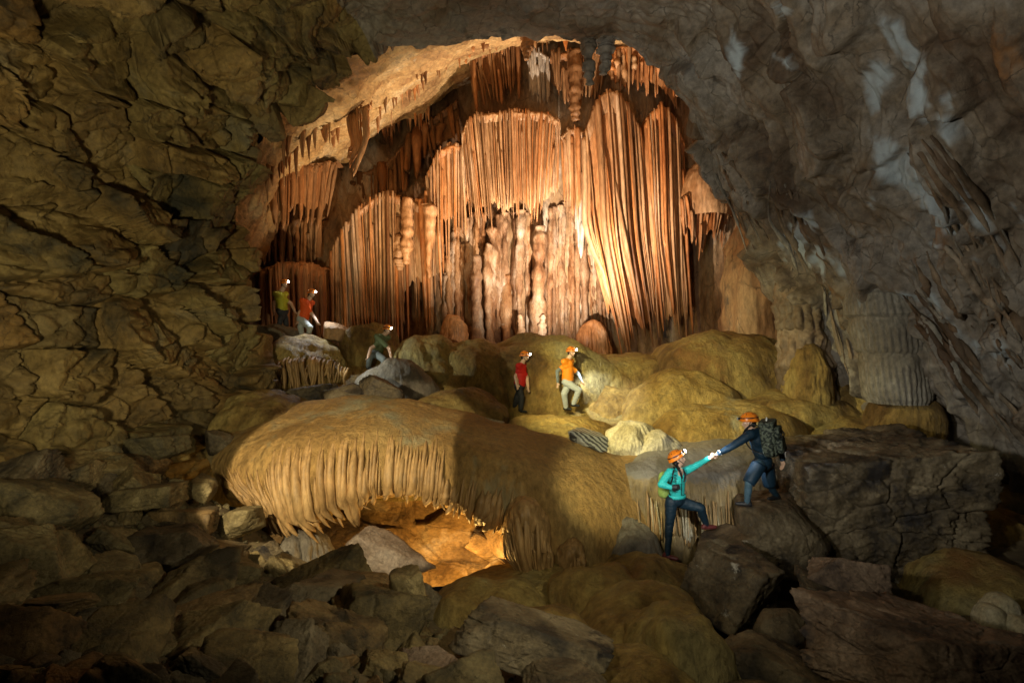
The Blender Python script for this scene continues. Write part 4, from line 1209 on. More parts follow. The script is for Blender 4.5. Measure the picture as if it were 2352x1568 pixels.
def rock_shape(seed, n=5, p=16, cuts=9, rough=0.05, layers=0.0, box=0.25):
    """an angular stone in a unit box: flat broken faces, worn edges, layered relief"""
    rr = np.random.default_rng(seed)
    p = p * 3 if p >= 14 else p * 1.6
    v, f = ico(n)
    nrm = np.concatenate([np.eye(3), -np.eye(3)]) + rr.normal(size=(6, 3)) * box
    h = [1.0] * 6
    ex = rr.normal(size=(cuts, 3))
    nrm = np.concatenate([nrm, ex])
    nrm /= np.linalg.norm(nrm, axis=1, keepdims=True)
    h = np.array(h + list(rr.uniform(0.85, 1.25, cuts)))
    # pull the directions toward cube-like spacing so faces are evenly sampled
    c = np.maximum(v @ nrm.T, 0) / h
    r = ((c ** p).sum(1)) ** (-1 / p)
    k = v * r[:, None]
    o = rr.uniform(-50, 50, 3)
    d = rough * fbm(k * 2.2 + o, 5) + rough * 0.8 * ridged(k * 3.5 + o, 5) + rough * 0.35 * ridged(k * 11 + o, 3)
    if layers:
        d = d + layers * ridged(k * np.array([0.8, 0.8, 6]) + o + 0.5 * fbm(k + o, 2)[:, None], 3)
    e, idv, qx, qy = voronoi(np.stack([k[:, 0] * 1.7 + k[:, 1] + seed, k[:, 2] * 2 + k[:, 1] * 0.5 + seed], -1) + 0.2 * fbm(k * 1.5 + o, 2)[:, None], seed + 1)
    d = d + rough * 0.9 * (idrand(idv, 1) - 0.5) - rough * 0.8 * (1 - sstep(0, 0.08, e))
    k = k * (1 + d)[:, None]
    k /= np.abs(k).max(0)
    return k, f


def Rm(rx, ry, rz):
    return np.array((Matrix.Rotation(math.radians(rz), 3, 'Z') @ Matrix.Rotation(math.radians(ry), 3, 'Y') @ Matrix.Rotation(math.radians(rx), 3, 'X')))


def boulder(d, x0, x1, yt, yb, depth, rot, mat, seed, label, n=None, p=16, cuts=9, rough=0.05, layers=0.0, name='boulder', box=0.25, parent=None, fit=True):
    if n is None:
        px = (x1 - x0) * (yb - yt)
        n = 7 if px > 120000 else 6 if px > 28000 else 5
    k, f = rock_shape(seed, n, p, cuts, rough, layers, box)
    w, h = (x1 - x0) / 2 / F * d, (yb - yt) / 2 / F * d
    R = Rm(*rot)
    # half sizes before turning so that the turned stone fills the outline seen in the photograph
    k = (k * np.array([w, depth / 2, h * (1.0 if not fit else max(0.4, 1 - abs(math.sin(math.radians(rot[1]))) * 0.5))])) @ R.T
    if fit:
        k[:, 0] *= w / np.abs(k[:, 0]).max()
        k[:, 2] *= h / np.abs(k[:, 2]).max()
    c = P((x0 + x1) / 2, (yt + yb) / 2, d)
    me = mesh_from(name, k, f, mat)
    o = link(name, me)
    o.location = c
    if parent is None:
        tag(o, label, 'boulder')
    else:
        at_base(parent, o)
    return o


boulder(10.1, 1775, 2172, 975, 1310, 3.0, (5, -5, -8), M_BOULD, 96, 'huge flat topped table rock right of the man', p=30, cuts=0, box=0.06, rough=0.075)
boulder(9.25, 1600, 1965, 1149, 1310, 2.4, (4, 6, -5), M_BOULD, 8, 'wide rounded boulder the man stands on', p=8, cuts=8, rough=0.04)
boulder(8.0, 1546, 1812, 1242, 1450, 1.8, (0, 8, 24), M_BOULD, 92, 'dark stained boulder in front of the woman', p=18, cuts=6, rough=0.06)
boulder(7.5, 1818, 2080, 1258, 1430, 1.2, (-10, 17, -14), M_REDB, 15, 'tilted reddish slab boulder with a pale crest', p=18, cuts=6)
boulder(7.1, 1835, 2110, 1330, 1475, 1.0, (0, 22, -10), M_BOULD, 16, 'dark wedge of stone beneath the reddish slab', p=16)
boulder(5.5, 1878, 2420, 1412, 1680, 1.9, (-8, 4, 10), M_REDB, 19, 'massive reddish brown boulder in the lower right corner', p=18, cuts=7, layers=0.03, rough=0.08)
boulder(6.7, 1735, 1850, 1392, 1500, 0.6, (0, -30, 25), M_BOULD, 22, 'upright pointed stone between the two right boulders', p=14)
boulder(6.0, 1640, 1900, 1480, 1640, 1.0, (0, 10, -20), M_BOULD, 23, 'low dark stone at the bottom right of the mounds', p=12)
boulder(9.6, 745, 1000, 1236, 1312, 0.7, (8, 29, -8), M_PALEB, 26, 'long brown grey slab leaning before the glowing hollow', p=14, cuts=6, rough=0.06, fit=False)
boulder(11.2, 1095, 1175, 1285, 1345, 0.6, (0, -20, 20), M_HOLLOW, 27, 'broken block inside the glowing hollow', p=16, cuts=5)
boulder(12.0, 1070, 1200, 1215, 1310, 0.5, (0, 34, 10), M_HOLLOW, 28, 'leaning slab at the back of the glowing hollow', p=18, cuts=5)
boulder(6.6, 744, 978, 1338, 1502, 1.3, (-6, 3, 14), M_RUBBLE, 29, 'big squared block of layered rock in the foreground', p=26, cuts=3, layers=0.05, box=0.1)
boulder(5.4, 636, 880, 1384, 1620, 1.1, (0, 24, 8), M_RUBBLE, 33, 'scalloped boulder left of the squared block', p=10, cuts=10, rough=0.09)
boulder(5.7, 1035, 1425, 1398, 1545, 1.0, (-10, 15, -6), M_BOULD, 36, 'long slanting slab in the bottom middle', p=20, cuts=5)
boulder(4.9, 850, 1200, 1520, 1660, 1.0, (0, 6, 0), M_REDB, 37, 'dim brown slab at the bottom edge', p=18, cuts=5)
boulder(4.9, 1190, 1420, 1520, 1650, 0.9, (0, 10, 20), M_BOULD, 38, 'pointed dark stone at the bottom edge', p=14)
boulder(8.4, 36, 275, 1028, 1150, 1.3, (-12, 14, 12), M_RUBBLE, 41, 'large pale sloping slab at the left foot of the wall', p=20, cuts=6)
boulder(8.0, 246, 420, 1104, 1176, 0.9, (-8, -5, 8), M_RUBBLE, 43, 'oblong tan block on the left rubble', p=26, cuts=3, box=0.1)
boulder(9.6, 212, 432, 995, 1078, 0.8, (0, -8, 5), M_RUBBLE, 45, 'long rounded orange brown stone under the left wall', p=10, cuts=4)
boulder(9.2, 205, 295, 1035, 1085, 0.5, (0, 5, 5), M_RUBBLE, 46, 'small orange block below the long rounded stone', p=26, cuts=2, box=0.08)
boulder(8.2, 350, 512, 1158, 1245, 0.9, (-14, -4, -10), M_RUBBLE, 48, 'flat topped yellow brown slab in the left rubble', p=24, cuts=4)
boulder(8.8, 490, 600, 1158, 1240, 0.8, (0, -12, 20), M_RUBBLE, 51, 'jagged stone in front of the left end of the hood', p=16)
boulder(9.0, 425, 505, 1085, 1150, 0.7, (0, 20, 10), M_RUBBLE, 52, 'brown angular stone at the left hem of the hood', p=18)
boulder(7.6, 350, 545, 1215, 1325, 0.9, (-10, 12, 5), M_RUBBLE, 53, 'broad split slab on the left rubble slope', p=22, cuts=5)
boulder(6.3, 230, 392, 1270, 1400, 1.0, (-6, 14, -8), M_RUBBLE, 54, 'dark rounded boulder low on the left slope', p=10, cuts=6)
boulder(5.6, 440, 570, 1380, 1500, 0.8, (0, 26, 10), M_RUBBLE, 55, 'dim sloping slab at the lower left', p=20, cuts=5)
boulder(7.2, 755, 905, 1312, 1352, 0.5, (-5, 6, 6), M_RUBBLE, 56, 'long thin slab lying on the centre rubble', p=26, cuts=2, box=0.08)
boulder(6.4, 885, 985, 1300, 1400, 0.6, (0, 10, 10), M_RUBBLE, 57, 'round lump of rock on top of the squared block', p=9, cuts=8)
boulder(15.9, 755, 925, 738, 880, 1.6, (0, 8, 0), M_MOUND, 61, 'large brown boulder behind the crouching caver', p=9, cuts=6)
boulder(15.9, 738, 808, 736, 790, 0.8, (0, 15, 0), M_BACK, 62, 'dark round stone right of the walkers', p=9)
boulder(16.6, 985, 1062, 772, 812, 0.7, (0, 8, 0), M_BACK, 63, 'small dark stone on the ridge line', p=12)
boulder(12.6, 745, 850, 875, 940, 0.9, (0, -8, 0), M_BOULD, 64, 'dark stone behind the crest of the hood', p=16)
boulder(12.5, 822, 932, 858, 945, 0.8, (0, 28, 0), M_BOULD, 65, 'black pointed stone behind the crest of the hood', p=16)
boulder(12.9, 640, 770, 880, 950, 0.9, (0, -12, 0), M_BOULD, 66, 'grey brown slab left of the black pointed stone', p=20)
boulder(13.4, 500, 612, 745, 905, 1.3, (0, 4, 0), M_LEFT, 67, 'squared dark rock at the inner end of the left wall', p=22, cuts=4, box=0.12)
boulder(15.2, 588, 665, 742, 800, 0.8, (0, 25, 0), M_BOULD, 68, 'thin dark flake of rock by the left walker', p=16)
boulder(10.6, 470, 540, 985, 1050, 0.6, (0, 10, 0), M_BOULD, 69, 'broken dark rock at the left shoulder of the hood', p=14)
boulder(11.5, 1682, 1714, 1062, 1078, 0.25, (0, 5, 0), M_GOLD, 71, 'little golden round pebble on the ledge below the man', p=6, cuts=2)
boulder(11.75, 1096, 1166, 955, 978, 0.3, (0, 20, 0), M_WHITE, 72, 'thin white slab on the crest of the hood', p=24, cuts=3)
boulder(9.0, 1582, 1790, 1188, 1330, 1.3, (0, -18, 10), M_BOULD, 93, 'sloping shoulder of rock under the raised foot of the woman', p=12, cuts=6)
# striped stone
zs = bpy.data.materials.new('striped_stone')
zs.use_nodes = True
znt = zs.node_tree
zb = znt.nodes['Principled BSDF']
zg = _n(znt, 'ShaderNodeNewGeometry')
zw = _n(znt, 'ShaderNodeTexWave')
zw.bands_direction = 'DIAGONAL'
zw.inputs['Scale'].default_value = 4.5
zw.inputs['Distortion'].default_value = 5
zw.inputs['Detail'].default_value = 3
zr = _n(znt, 'ShaderNodeValToRGB')
zr.color_ramp.elements[0].position, zr.color_ramp.elements[1].position = 0.42, 0.56
zr.color_ramp.elements[0].color, zr.color_ramp.elements[1].color = (0.05, 0.048, 0.04, 1), (0.30, 0.30, 0.26, 1)
znt.links.new(zg.outputs['Position'], zw.inputs['Vector'])
znt.links.new(zw.outputs['Fac'], zr.inputs['Fac'])
znt.links.new(zr.outputs[0], zb.inputs['Base Color'])
zb.inputs['Roughness'].default_value = 0.4
boulder(11.2, 1302, 1402, 982, 1034, 0.5, (0, 12, 10), zs, 73, 'black and white striped stone on the crest', p=6, cuts=5, rough=0.08)

# loose stones of the rubble slope: shared shapes, each stone an object
rub = tag(empty('rubble_slope', (-3.5, 6, 1)), 'slope of broken angular rocks at the lower left', kind='structure')
shapes = []
for i in range(10):
    k, f = rock_shape(200 + i, 6 if i < 5 else 5, p=(14, 20, 26, 11)[i % 4], cuts=(4, 7, 9, 5)[i % 4], rough=0.06, layers=0.03 if i % 3 == 0 else 0, box=0.22)
    shapes.append(mesh_from('rock', k, f, M_RUBBLE if i % 5 else M_BOULD))
rr = np.random.default_rng(12)


def low_z(x, y):
    return float(low(np.array(x), np.array(min(max(y, 3.2), 13.0))))


def drop(px, py, d, s, parent, flatness=0.6):
    p = P(px, py, d)
    o = link('rock', shapes[rr.integers(len(shapes))])
    sx = np.array([s, s * rr.uniform(0.6, 1.0), s * rr.uniform(0.35, 0.8) * flatness / 0.6])
    o.parent = parent
    o.matrix_parent_inverse = Matrix.Translation(-Vector(parent.location))
    o.location = (p[0], p[1], low_z(p[0], p[1]) - 0.12 + sx[2] * rr.uniform(0.1, 0.6))
    o.scale = sx
    o.rotation_euler = (rr.normal() * 0.3, rr.normal() * 0.35, rr.uniform(0, 6.28))
    return o


n = 0
while n < 285:
    # spread evenly over the slope as it is seen
    px, d = rr.uniform(-150, 1080), rr.uniform(3.3, 10.2) 
    X0 = (px - CX) / F * d
    z = low_z(X0, d)
    py = CY - (z - CAMZ) / d * F
    lim = 1060 + max(0, px - 430) * 0.62
    if (px > 430 and py < 1200 + (px - 430) * 0.35) or py < lim - 10 or py > 1660 or (px > 640 and d > 8.6) or (px > 560 and d > 9.1):
        continue
    s = float(np.clip(np.exp(rr.normal() * 0.6) * 0.21, 0.08, 0.6)) * (0.5 + d / 11)
    drop(px, py, d, s, rub)
    n += 1
# small debris between the stones, too fine to count
dbv, dbf, off = [], [], 0
k0, f0 = rock_shape(321, 1, p=12, cuts=5, rough=0.08)
for i in range(4200):
    px, d = rr.uniform(-100, 1500 if i % 4 == 0 else 1050), rr.uniform(3.3, 9.6)
    X0 = (px - CX) / F * d
    if px > 620 and d > 9:
        continue
    s = float(np.exp(rr.normal() * 0.5) * 0.035)
    R = Rm(*(rr.uniform(0, 360, 3)))
    dbv.append((k0 * np.array([s, s * 0.8, s * 0.5])) @ R.T + np.array([X0, d, 0]))
    dbf.append(f0 + off)
    off += len(k0)
dbv = np.stack(dbv)
cen = dbv.mean(1)
dbv[..., 2] += (low(cen[:, 0], np.clip(cen[:, 1], 3.2, 13)) - 0.12 + 0.16 * fbm(np.stack([cen[:, 0], cen[:, 1], cen[:, 0] * 0], -1) * 0.9, 4))[:, None]
db = link('rock_debris', mesh_from('rock_debris', dbv.reshape(-1, 3), np.concatenate(dbf), M_RUBBLE))
tag(db, 'small broken rock debris between the larger stones', 'debris', kind='stuff')

# angular blocks hanging at the left shoulder of the chamber mouth, and a blade on its right
for (d, x0, x1, yt, yb, dp, rot, sd) in ((13.0, 712, 780, 112, 202, 0.9, (0, -14, 10), 401), (12.8, 640, 724, 150, 256, 1.0, (0, 8, 0), 402), (12.6, 575, 655, 205, 330, 1.0, (0, -20, 0), 403), (12.4, 660, 740, 60, 150, 1.0, (0, 20, 0), 404),
                                         (12.7, 520, 600, 330, 440, 0.9, (0, 15, 0), 405)):
    boulder(d, x0, x1, yt, yb, dp, rot, M_LEFT, sd, None, n=5, p=24, cuts=4, box=0.14, name='rock_block', parent=left_root)
o_ = boulder(14.2, 1572, 1662, 150, 352, 0.5, (0, 16, 20), M_RIGHT2, 411, None, n=5, p=10, cuts=6, name='rock_blade', parent=None)
tag(o_, 'dark hanging blade of rock on the right of the chamber mouth', 'rock blade')

# ------------------------------------------------------------------ people
def top_z(objs, x, y, r=0.06):
    best = -9
    for o in objs:
        me = o.data
        co = np.empty(len(me.vertices) * 3, np.float32)
        me.vertices.foreach_get('co', co)
        co = co.reshape(-1, 3) + np.array(o.location if o.parent is None else (0, 0, 0))
        k = (np.abs(co[:, 0] - x) < r) & (np.abs(co[:, 1] - y) < r)
        if k.any():
            best = max(best, float(co[k, 2].max()))
    return best


def vec(a):
    return np.asarray(a, float)


class Body:
    """tapered limbs and rounded masses that are fused into one continuous skin"""

    def __init__(s):
        s.pr = []

    def limb(s, pts, rad, m):
        for i in range(len(pts) - 1):
            s.pr.append(('c', vec(pts[i]), vec(pts[i + 1]), rad[i], rad[i + 1], m))

    def ball(s, c, r, m, R=None):
        s.pr.append(('e', vec(c), vec(r), None, np.eye(3) if R is None else R, m))

    def raw(s):
        vs, fs, off = [], [], 0
        for q in s.pr:
            if q[0] == 'c':
                a, b, ra, rb = q[1:5]
                t = b - a
                L = np.linalg.norm(t) + 1e-9
                t = t / L
                u = np.cross(t, [0.3, 0.9, 0.2])
                u /= np.linalg.norm(u)
                w = np.cross(t, u)
                th = np.linspace(0, 2 * np.pi, 16, endpoint=False)
                rows = [(-ra * math.cos(p), ra * math.sin(p)) for p in np.linspace(0.05, 1.57, 6)] + [(L + rb * math.sin(p), rb * math.cos(p)) for p in np.linspace(0, 1.52, 6)]
                V = np.array([[a + t * h + r * (math.cos(x) * u + math.sin(x) * w) for x in th] for h, r in rows])
                n, m = 12, 16
            else:
                c, r, _, R = q[1:5]
                th = np.linspace(0, 2 * np.pi, 20, endpoint=False)
                ph = np.linspace(0.05, np.pi - 0.05, 12)
                V = np.array([[c + R @ (r * np.array([math.sin(p) * math.cos(x), math.sin(p) * math.sin(x), math.cos(p)])) for x in th] for p in ph])
                n, m = 12, 20
            f = grid_faces(n, m, True)
            k = n * m
            j = np.arange(m)
            vs.append(np.concatenate([V.reshape(-1, 3), V[0].mean(0)[None], V[-1].mean(0)[None]]))
            tri = np.concatenate([np.stack([np.full(m, k), (j + 1) % m, j], -1), np.stack([np.full(m, k + 1), k - m + j, k - m + (j + 1) % m], -1)])
            fs.append((f + off, tri + off))
            off += k + 2
        return np.concatenate(vs), [np.concatenate([a for a, _ in fs]), np.concatenate([b for _, b in fs])]

    def build(s, name, mats, voxel=0.011, smooth=5):
        v, f = s.raw()
        me = mesh_from(name, v, f)
        o = link('tmp', me)
        mod = o.modifiers.new('r', 'REMESH')
        mod.mode = 'VOXEL'
        mod.voxel_size = voxel
        sm = o.modifiers.new('s', 'SMOOTH')
        sm.factor = 0.5
        sm.iterations = smooth
        dg = bpy.context.evaluated_depsgraph_get()
        dg.update()
        res = bpy.data.meshes.new_from_object(o.evaluated_get(dg))
        bpy.data.objects.remove(o)
        res.name = name
        n = len(res.polygons)
        c = np.empty(n * 3, np.float32)
        res.polygons.foreach_get('center', c)
        c = c.reshape(-1, 3)
        best = np.full(n, 1e9)
        idx = np.zeros(n, np.int32)
        for q in s.pr:
            if q[0] == 'c':
                a, b, ra, rb, m = q[1:6]
                t = np.clip(((c - a) @ (b - a)) / max(1e-9, ((b - a) ** 2).sum()), 0, 1)
                dd = np.linalg.norm(c - (a + t[:, None] * (b - a)), axis=1) - (ra + (rb - ra) * t)
            else:
                ce, r, _, R, m = q[1:6]
                l = (c - ce) @ R
                dd = (np.linalg.norm(l / r, axis=1) - 1) * r.min()
            k = dd < best
            best = np.where(k, dd, best)
            idx = np.where(k, m, idx)
        res.materials.clear()
        for m in mats:
            res.materials.append(m)
        res.polygons.foreach_set('material_index', idx)
        res.polygons.foreach_set('use_smooth', np.ones(n, bool))
        # folds in the cloth
        co = np.empty(len(res.vertices) * 3, np.float32)
        res.vertices.foreach_get('co', co)
        co = co.reshape(-1, 3)
        no = np.empty(len(res.vertices) * 3, np.float32)
        res.vertices.foreach_get('normal', no)
        # skin stays smooth, cloth creases
        sk = np.zeros(len(co), bool)
        li = np.empty(len(res.loops), np.int32)
        res.loops.foreach_get('vertex_index', li)
        lt = np.empty(n, np.int32)
        res.polygons.foreach_get('loop_total', lt)
        sk[li[np.repeat(idx == 0, lt)]] = True
        foldable = ~sk
        co = co + no.reshape(-1, 3) * (np.where(foldable, 0.010 * ridged(co * np.array([6, 6, 13]) + 0.6 * fbm(co * 4, 2)[:, None], 3), 0.0))[:, None]
        res.vertices.foreach_set('co', co.astype(np.float32).ravel())
        res.update()
        return res


SKIN = plain('skin', (0.58, 0.38, 0.27), 0.5, 0.4)
HAIR = plain('black_hair', (0.012, 0.010, 0.010), 0.35, 0.5, ms=200)
HELM = plain('orange_helmet_shell', (0.80, 0.22, 0.015), 0.3, 0.5, ms=8)
BLACK = plain('black_nylon', (0.012, 0.013, 0.015), 0.55, 0.4)
CYAN = plain('turquoise_jersey', (0.03, 0.50, 0.48), 0.6, 0.3)
NAVY = plain('navy_leggings', (0.006, 0.022, 0.038), 0.55, 0.4)
NAVY2 = plain('navy_shirt', (0.005, 0.025, 0.05), 0.6, 0.35)
BLUEG = plain('grey_blue_leggings', (0.05, 0.10, 0.14), 0.55, 0.4)
SHOE = plain('maroon_shoe', (0.10, 0.02, 0.02), 0.5, 0.4)
CAMO = plain('camouflage_cloth', (0.09, 0.11, 0.085), 0.7, 0.3, mottle=(0.010, 0.016, 0.014), ms=26)
LIME = plain('lime_pack_cloth', (0.25, 0.36, 0.09), 0.6, 0.3)
WHITEC = plain('white_trim', (0.75, 0.78, 0.78), 0.5, 0.4)
LENS = plain('lit_lamp_lens', (1, 1, 1), 0.2, 0.4, emit=(0.86, 0.95, 1.0), power=60)
LENSOFF = plain('unlit_lamp_lens', (0.35, 0.38, 0.42), 0.1, 0.6)
YELL = plain('yellow_green_shirt', (0.42, 0.42, 0.03), 0.65, 0.3)
ORNG = plain('orange_red_shirt', (0.72, 0.10, 0.015), 0.65, 0.3)
ORNG2 = plain('orange_shirt', (0.82, 0.26, 0.015), 0.65, 0.3)
REDS = plain('red_shirt', (0.50, 0.015, 0.012), 0.65, 0.3)
DKTR = plain('dark_trousers', (0.03, 0.032, 0.04), 0.65, 0.3)
GRTR = plain('pale_grey_trousers', (0.42, 0.46, 0.46), 0.65, 0.3)
GYTR = plain('grey_trousers', (0.16, 0.19, 0.20), 0.65, 0.3)
OLIV = plain('olive_shirt', (0.10, 0.13, 0.06), 0.65, 0.3)


def frame(fwd, up=(0, 0, 1)):
    """columns: right, forward, up"""
    f = vec(fwd)
    f /= np.linalg.norm(f)
    u = vec(up)
    r = np.cross(f, u)
    r /= np.linalg.norm(r)
    u = np.cross(r, f)
    return np.stack([r, f, u], 1)


def hand(B, wrist, dirn, palm_n, m, curl=0.6, size=1.0):
    """palm, four unequal bent fingers and a thumb from the side of the palm"""
    d = vec(dirn) / np.linalg.norm(dirn)
    n = vec(palm_n) - d * np.dot(palm_n, d)
    n /= np.linalg.norm(n)
    s = np.cross(d, n)
    k = size
    w = vec(wrist)
    B.limb([w, w + d * 0.035 * k], [0.026 * k, 0.032 * k], m)
    B.ball(w + d * 0.055 * k, np.array([0.040, 0.046, 0.018]) * k, m, np.stack([s, d, n], 1))
    for i, (o, L) in enumerate(((-0.031, 0.070), (-0.011, 0.082), (0.010, 0.078), (0.030, 0.062))):
        p0 = w + d * 0.085 * k + s * o * k
        a1 = curl * 0.7
        a2 = curl * 1.7
        p1 = p0 + (d * math.cos(a1) + n * math.sin(a1)) * L * 0.5 * k
        p2 = p1 + (d * math.cos(a2) + n * math.sin(a2)) * L * 0.5 * k
        B.limb([p0, p1, p2], [0.0098 * k, 0.0092 * k, 0.0078 * k], m)
    t0 = w + d * 0.03 * k - s * 0.034 * k
    t1 = t0 + (d * 0.55 - s * 0.75 + n * 0.3) * 0.042 * k
    t2 = t1 + (d * 0.9 - s * 0.2 + n * 0.5) * 0.032 * k
    B.limb([t0, t1, t2], [0.014 * k, 0.012 * k, 0.009 * k], m)


def head(B, c, Fm, m, hs=1.0):
    """c: centre of the skull; Fm columns right, forward, up"""
    r, f, u = Fm[:, 0], Fm[:, 1], Fm[:, 2]
    B.ball(c, np.array([0.074, 0.094, 0.108]) * hs, m, Fm)
    B.ball(c + f * 0.030 * hs - u * 0.062 * hs, np.array([0.052, 0.058, 0.052]) * hs, m, Fm)          # jaw
    B.limb([c + f * 0.088 * hs - u * 0.004, c + f * 0.108 * hs - u * 0.036 * hs], [0.010, 0.015], m)  # nose
    B.ball(c + f * 0.086 * hs - u * 0.064 * hs, np.array([0.022, 0.012, 0.008]), m, Fm)              # lips
    B.ball(c + f * 0.078 * hs - u * 0.094 * hs, np.array([0.018, 0.014, 0.014]), m, Fm)              # chin
    for s in (-1, 1):
        B.ball(c + r * s * 0.076 * hs - u * 0.012, np.array([0.010, 0.020, 0.032]) * hs, m, Fm)       # ears


def helmet(root, c, Fm, lit=True, power=0.0, aim=None, lampoff=(0, 0, 0), spot=70, hs=1.0):
    r, f, u = Fm[:, 0], Fm[:, 1], Fm[:, 2]
    a, b, h = 0.105 * hs, 0.132 * hs, 0.118 * hs
    o = c + u * 0.028 * hs - f * 0.006
    th = np.linspace(0, 2 * np.pi, 40, endpoint=False)
    rows = []
    for p in np.linspace(0.02, 1.62, 16):
        k = 1 + 0.05 * (np.abs(np.sin(th * 3)) ** 4) * math.sin(p)
        rows.append(np.stack([o + r * (a * math.sin(p) * math.cos(t) * kk) + f * (b * math.sin(p) * math.sin(t) * kk) + u * (h * math.cos(p)) for t, kk in zip(th, k)]))
    for e, dz in ((1.10, -0.010), (1.12, -0.018), (1.02, -0.020), (0.93, -0.008), (0.92, 0.05)):
        rows.append(np.stack([o + r * (a * e * math.cos(t)) + f * (b * e * math.sin(t)) + u * (dz + 0.010 * math.sin(t)) for t in th]))
    V = np.stack(rows)
    sh = at_base(root, sheet('helmet', V, HELM, wrap=True))

    def ring(name, z, k, w, mat):
        q = math.acos(min(1, z))
        V = np.stack([np.stack([o + r * (a * k * math.sin(q) * math.cos(t)) + f * (b * k * math.sin(q) * math.sin(t)) + u * (h * z + dz) for t in th]) for dz in (-w, -w * 0.3, w * 0.3, w)])
        V[1:3] += (V[1:3] - o) * 0.02
        x = sheet(name, V, mat, wrap=True)
        x.parent = sh
        return x
    ring('band', 0.30, 1.03, 0.011, BLACK)
    # air slots
    for t in (0.6, 1.1, 2.1, 2.6, 3.7, 4.3, 5.2, 5.8):
        q = 0.72
        pc = o + r * (a * math.sin(q) * math.cos(t)) + f * (b * math.sin(q) * math.sin(t)) + u * (h * math.cos(q))
        dd = (pc - o) / np.linalg.norm(pc - o)
        s = tube('slot', [pc - dd * 0.006 + u * 0.012, pc + dd * 0.004, pc - dd * 0.004 - u * 0.014], (0.004, 0.008, 0.004), BLACK, n=6, rings=5, vertical=False)
        s.parent = sh
    # chin straps
    for s in (-1, 1):
        st = tube('chin_strap', [c + r * s * 0.085 * hs + u * 0.01, c + r * s * 0.074 * hs + f * 0.03 - u * 0.06 * hs, c + f * 0.05 * hs - u * 0.122 * hs], (0.006, 0.006, 0.006), BLACK, n=6, rings=9, vertical=False, tip=False)
        st.parent = sh
    # head lamp
    lp = o + f * b * 1.08 + u * 0.030
    body = Body()
    body.ball(lp, (0.030, 0.020, 0.022), 0, Fm)
    body.ball(lp + f * 0.010, (0.022, 0.018, 0.020), 0, Fm)
    lo = link('head_lamp', body.build('head_lamp', [BLACK], 0.006, 2))
    lo.parent = sh
    t2 = np.linspace(0, 2 * np.pi, 18, endpoint=False)
    lc = lp + f * 0.029
    L = np.stack([np.stack([lc + f * dz + (r * math.cos(t) + u * math.sin(t)) * rad for t in t2]) for rad, dz in ((0.027, -0.004), (0.025, 0.003), (0.014, 0.008), (0.001, 0.010))])
    ln = sheet('lens', L, LENS if lit else LENSOFF, wrap=True)
    ln.parent = lo
    if lit and power:
        tgt = aim if aim is not None else lc + f * 3 - u * 0.8
        lamp('head_lamp_beam', 'SPOT', tuple(lc + f * 0.02), tuple(tgt), power, (0.9, 0.96, 1.0), 0.02, spot, 0.7)
    return sh


def hair_cap(root, c, Fm, tail=None):
    B = Body()
    r, f, u = Fm[:, 0], Fm[:, 1], Fm[:, 2]
    B.ball(c - f * 0.016 + u * 0.006, (0.082, 0.094, 0.108), 0, Fm)
    B.ball(c - f * 0.045 - u * 0.045, (0.070, 0.055, 0.060), 0, Fm)
    if tail is not None:
        B.limb(tail, np.linspace(0.034, 0.012, len(tail)), 0)
    me = B.build('hair', [HAIR], 0.009, 2)
    return at_base(root, link('hair', me))


def eyes(root, c, Fm):
    r, f, u = Fm[:, 0], Fm[:, 1], Fm[:, 2]
    for s in (-1, 1):
        B = Body()
        B.ball(c + f * 0.083 + r * s * 0.030 + u * 0.004, (0.013, 0.008, 0.007), 0, Fm)
        at_base(root, link('eye', B.build('eye', [HAIR], 0.004, 1)))


def shoe(root, ankle, fwd, mat, sole=0.085):
    B = Body()
    f = vec([fwd[0], fwd[1], 0])
    f /= np.linalg.norm(f)
    a = vec(ankle)
    g = a - np.array([0, 0, sole - 0.035])
    B.limb([a + np.array([0, 0, 0.02]), g - f * 0.035 + np.array([0, 0, 0.012])], [0.043, 0.042], 0)
    B.limb([g - f * 0.05, g + f * 0.075, g + f * 0.155], [0.036, 0.040, 0.030], 0)
    return at_base(root, link('shoe', B.build('shoe', [mat], 0.010, 3)))


# --- the climbing woman
def D(x, y, d):
    return P(x, y, d)


wf = np.array([0.93, -0.20, 0.10])
foot0 = D(1533, 1254, 8.980)
sup = [o for o in bpy.data.objects if o.type == 'MESH' and o.parent is None and o.name.startswith('flowstone_mound')]
zf = top_z(sup, foot0[0], foot0[1])
if abs(zf + 0.085 - foot0[2]) < 0.14:
    foot0[2] = zf + 0.08
wroot = tag(empty('person', foot0 - np.array([0, 0, 0.085])), 'person in turquoise top, orange helmet and dark leggings climbing up and reaching for a hand', 'person')
B = Body()
nk, ch, wa, pe = D(1556, 1077, 9.000), D(1555, 1096, 8.990), D(1555, 1128, 9.000), D(1551, 1147, 9.010)
Ft = frame((0.6, -0.8, 0))
B.ball(ch, (0.165, 0.105, 0.150), 1, Ft)
B.ball(ch + np.array([0.03, -0.06, -0.03]), (0.12, 0.07, 0.07), 1, Ft)
B.limb([ch, wa], [0.125, 0.112], 1)
B.ball(wa + np.array([0, 0, 0.01]), (0.135, 0.10, 0.10), 1, Ft)
B.ball(pe, (0.155, 0.125, 0.105), 2, Ft)
hR, hL = D(1542, 1152, 8.960), D(1563, 1152, 9.080)
B.limb([hR, D(1538, 1200, 8.960), foot0], [0.098, 0.064, 0.042], 2)
B.limb([D(1537, 1208, 8.970), D(1535, 1226, 9.000)], [0.060, 0.058], 2)
kn, an = D(1609, 1166, 9.020), D(1622, 1203, 9.180)
B.limb([hL, kn, an], [0.100, 0.070, 0.044], 2)
B.ball((kn + an) / 2 + np.array([-0.02, 0.02, 0.03]), (0.06, 0.06, 0.075), 2)
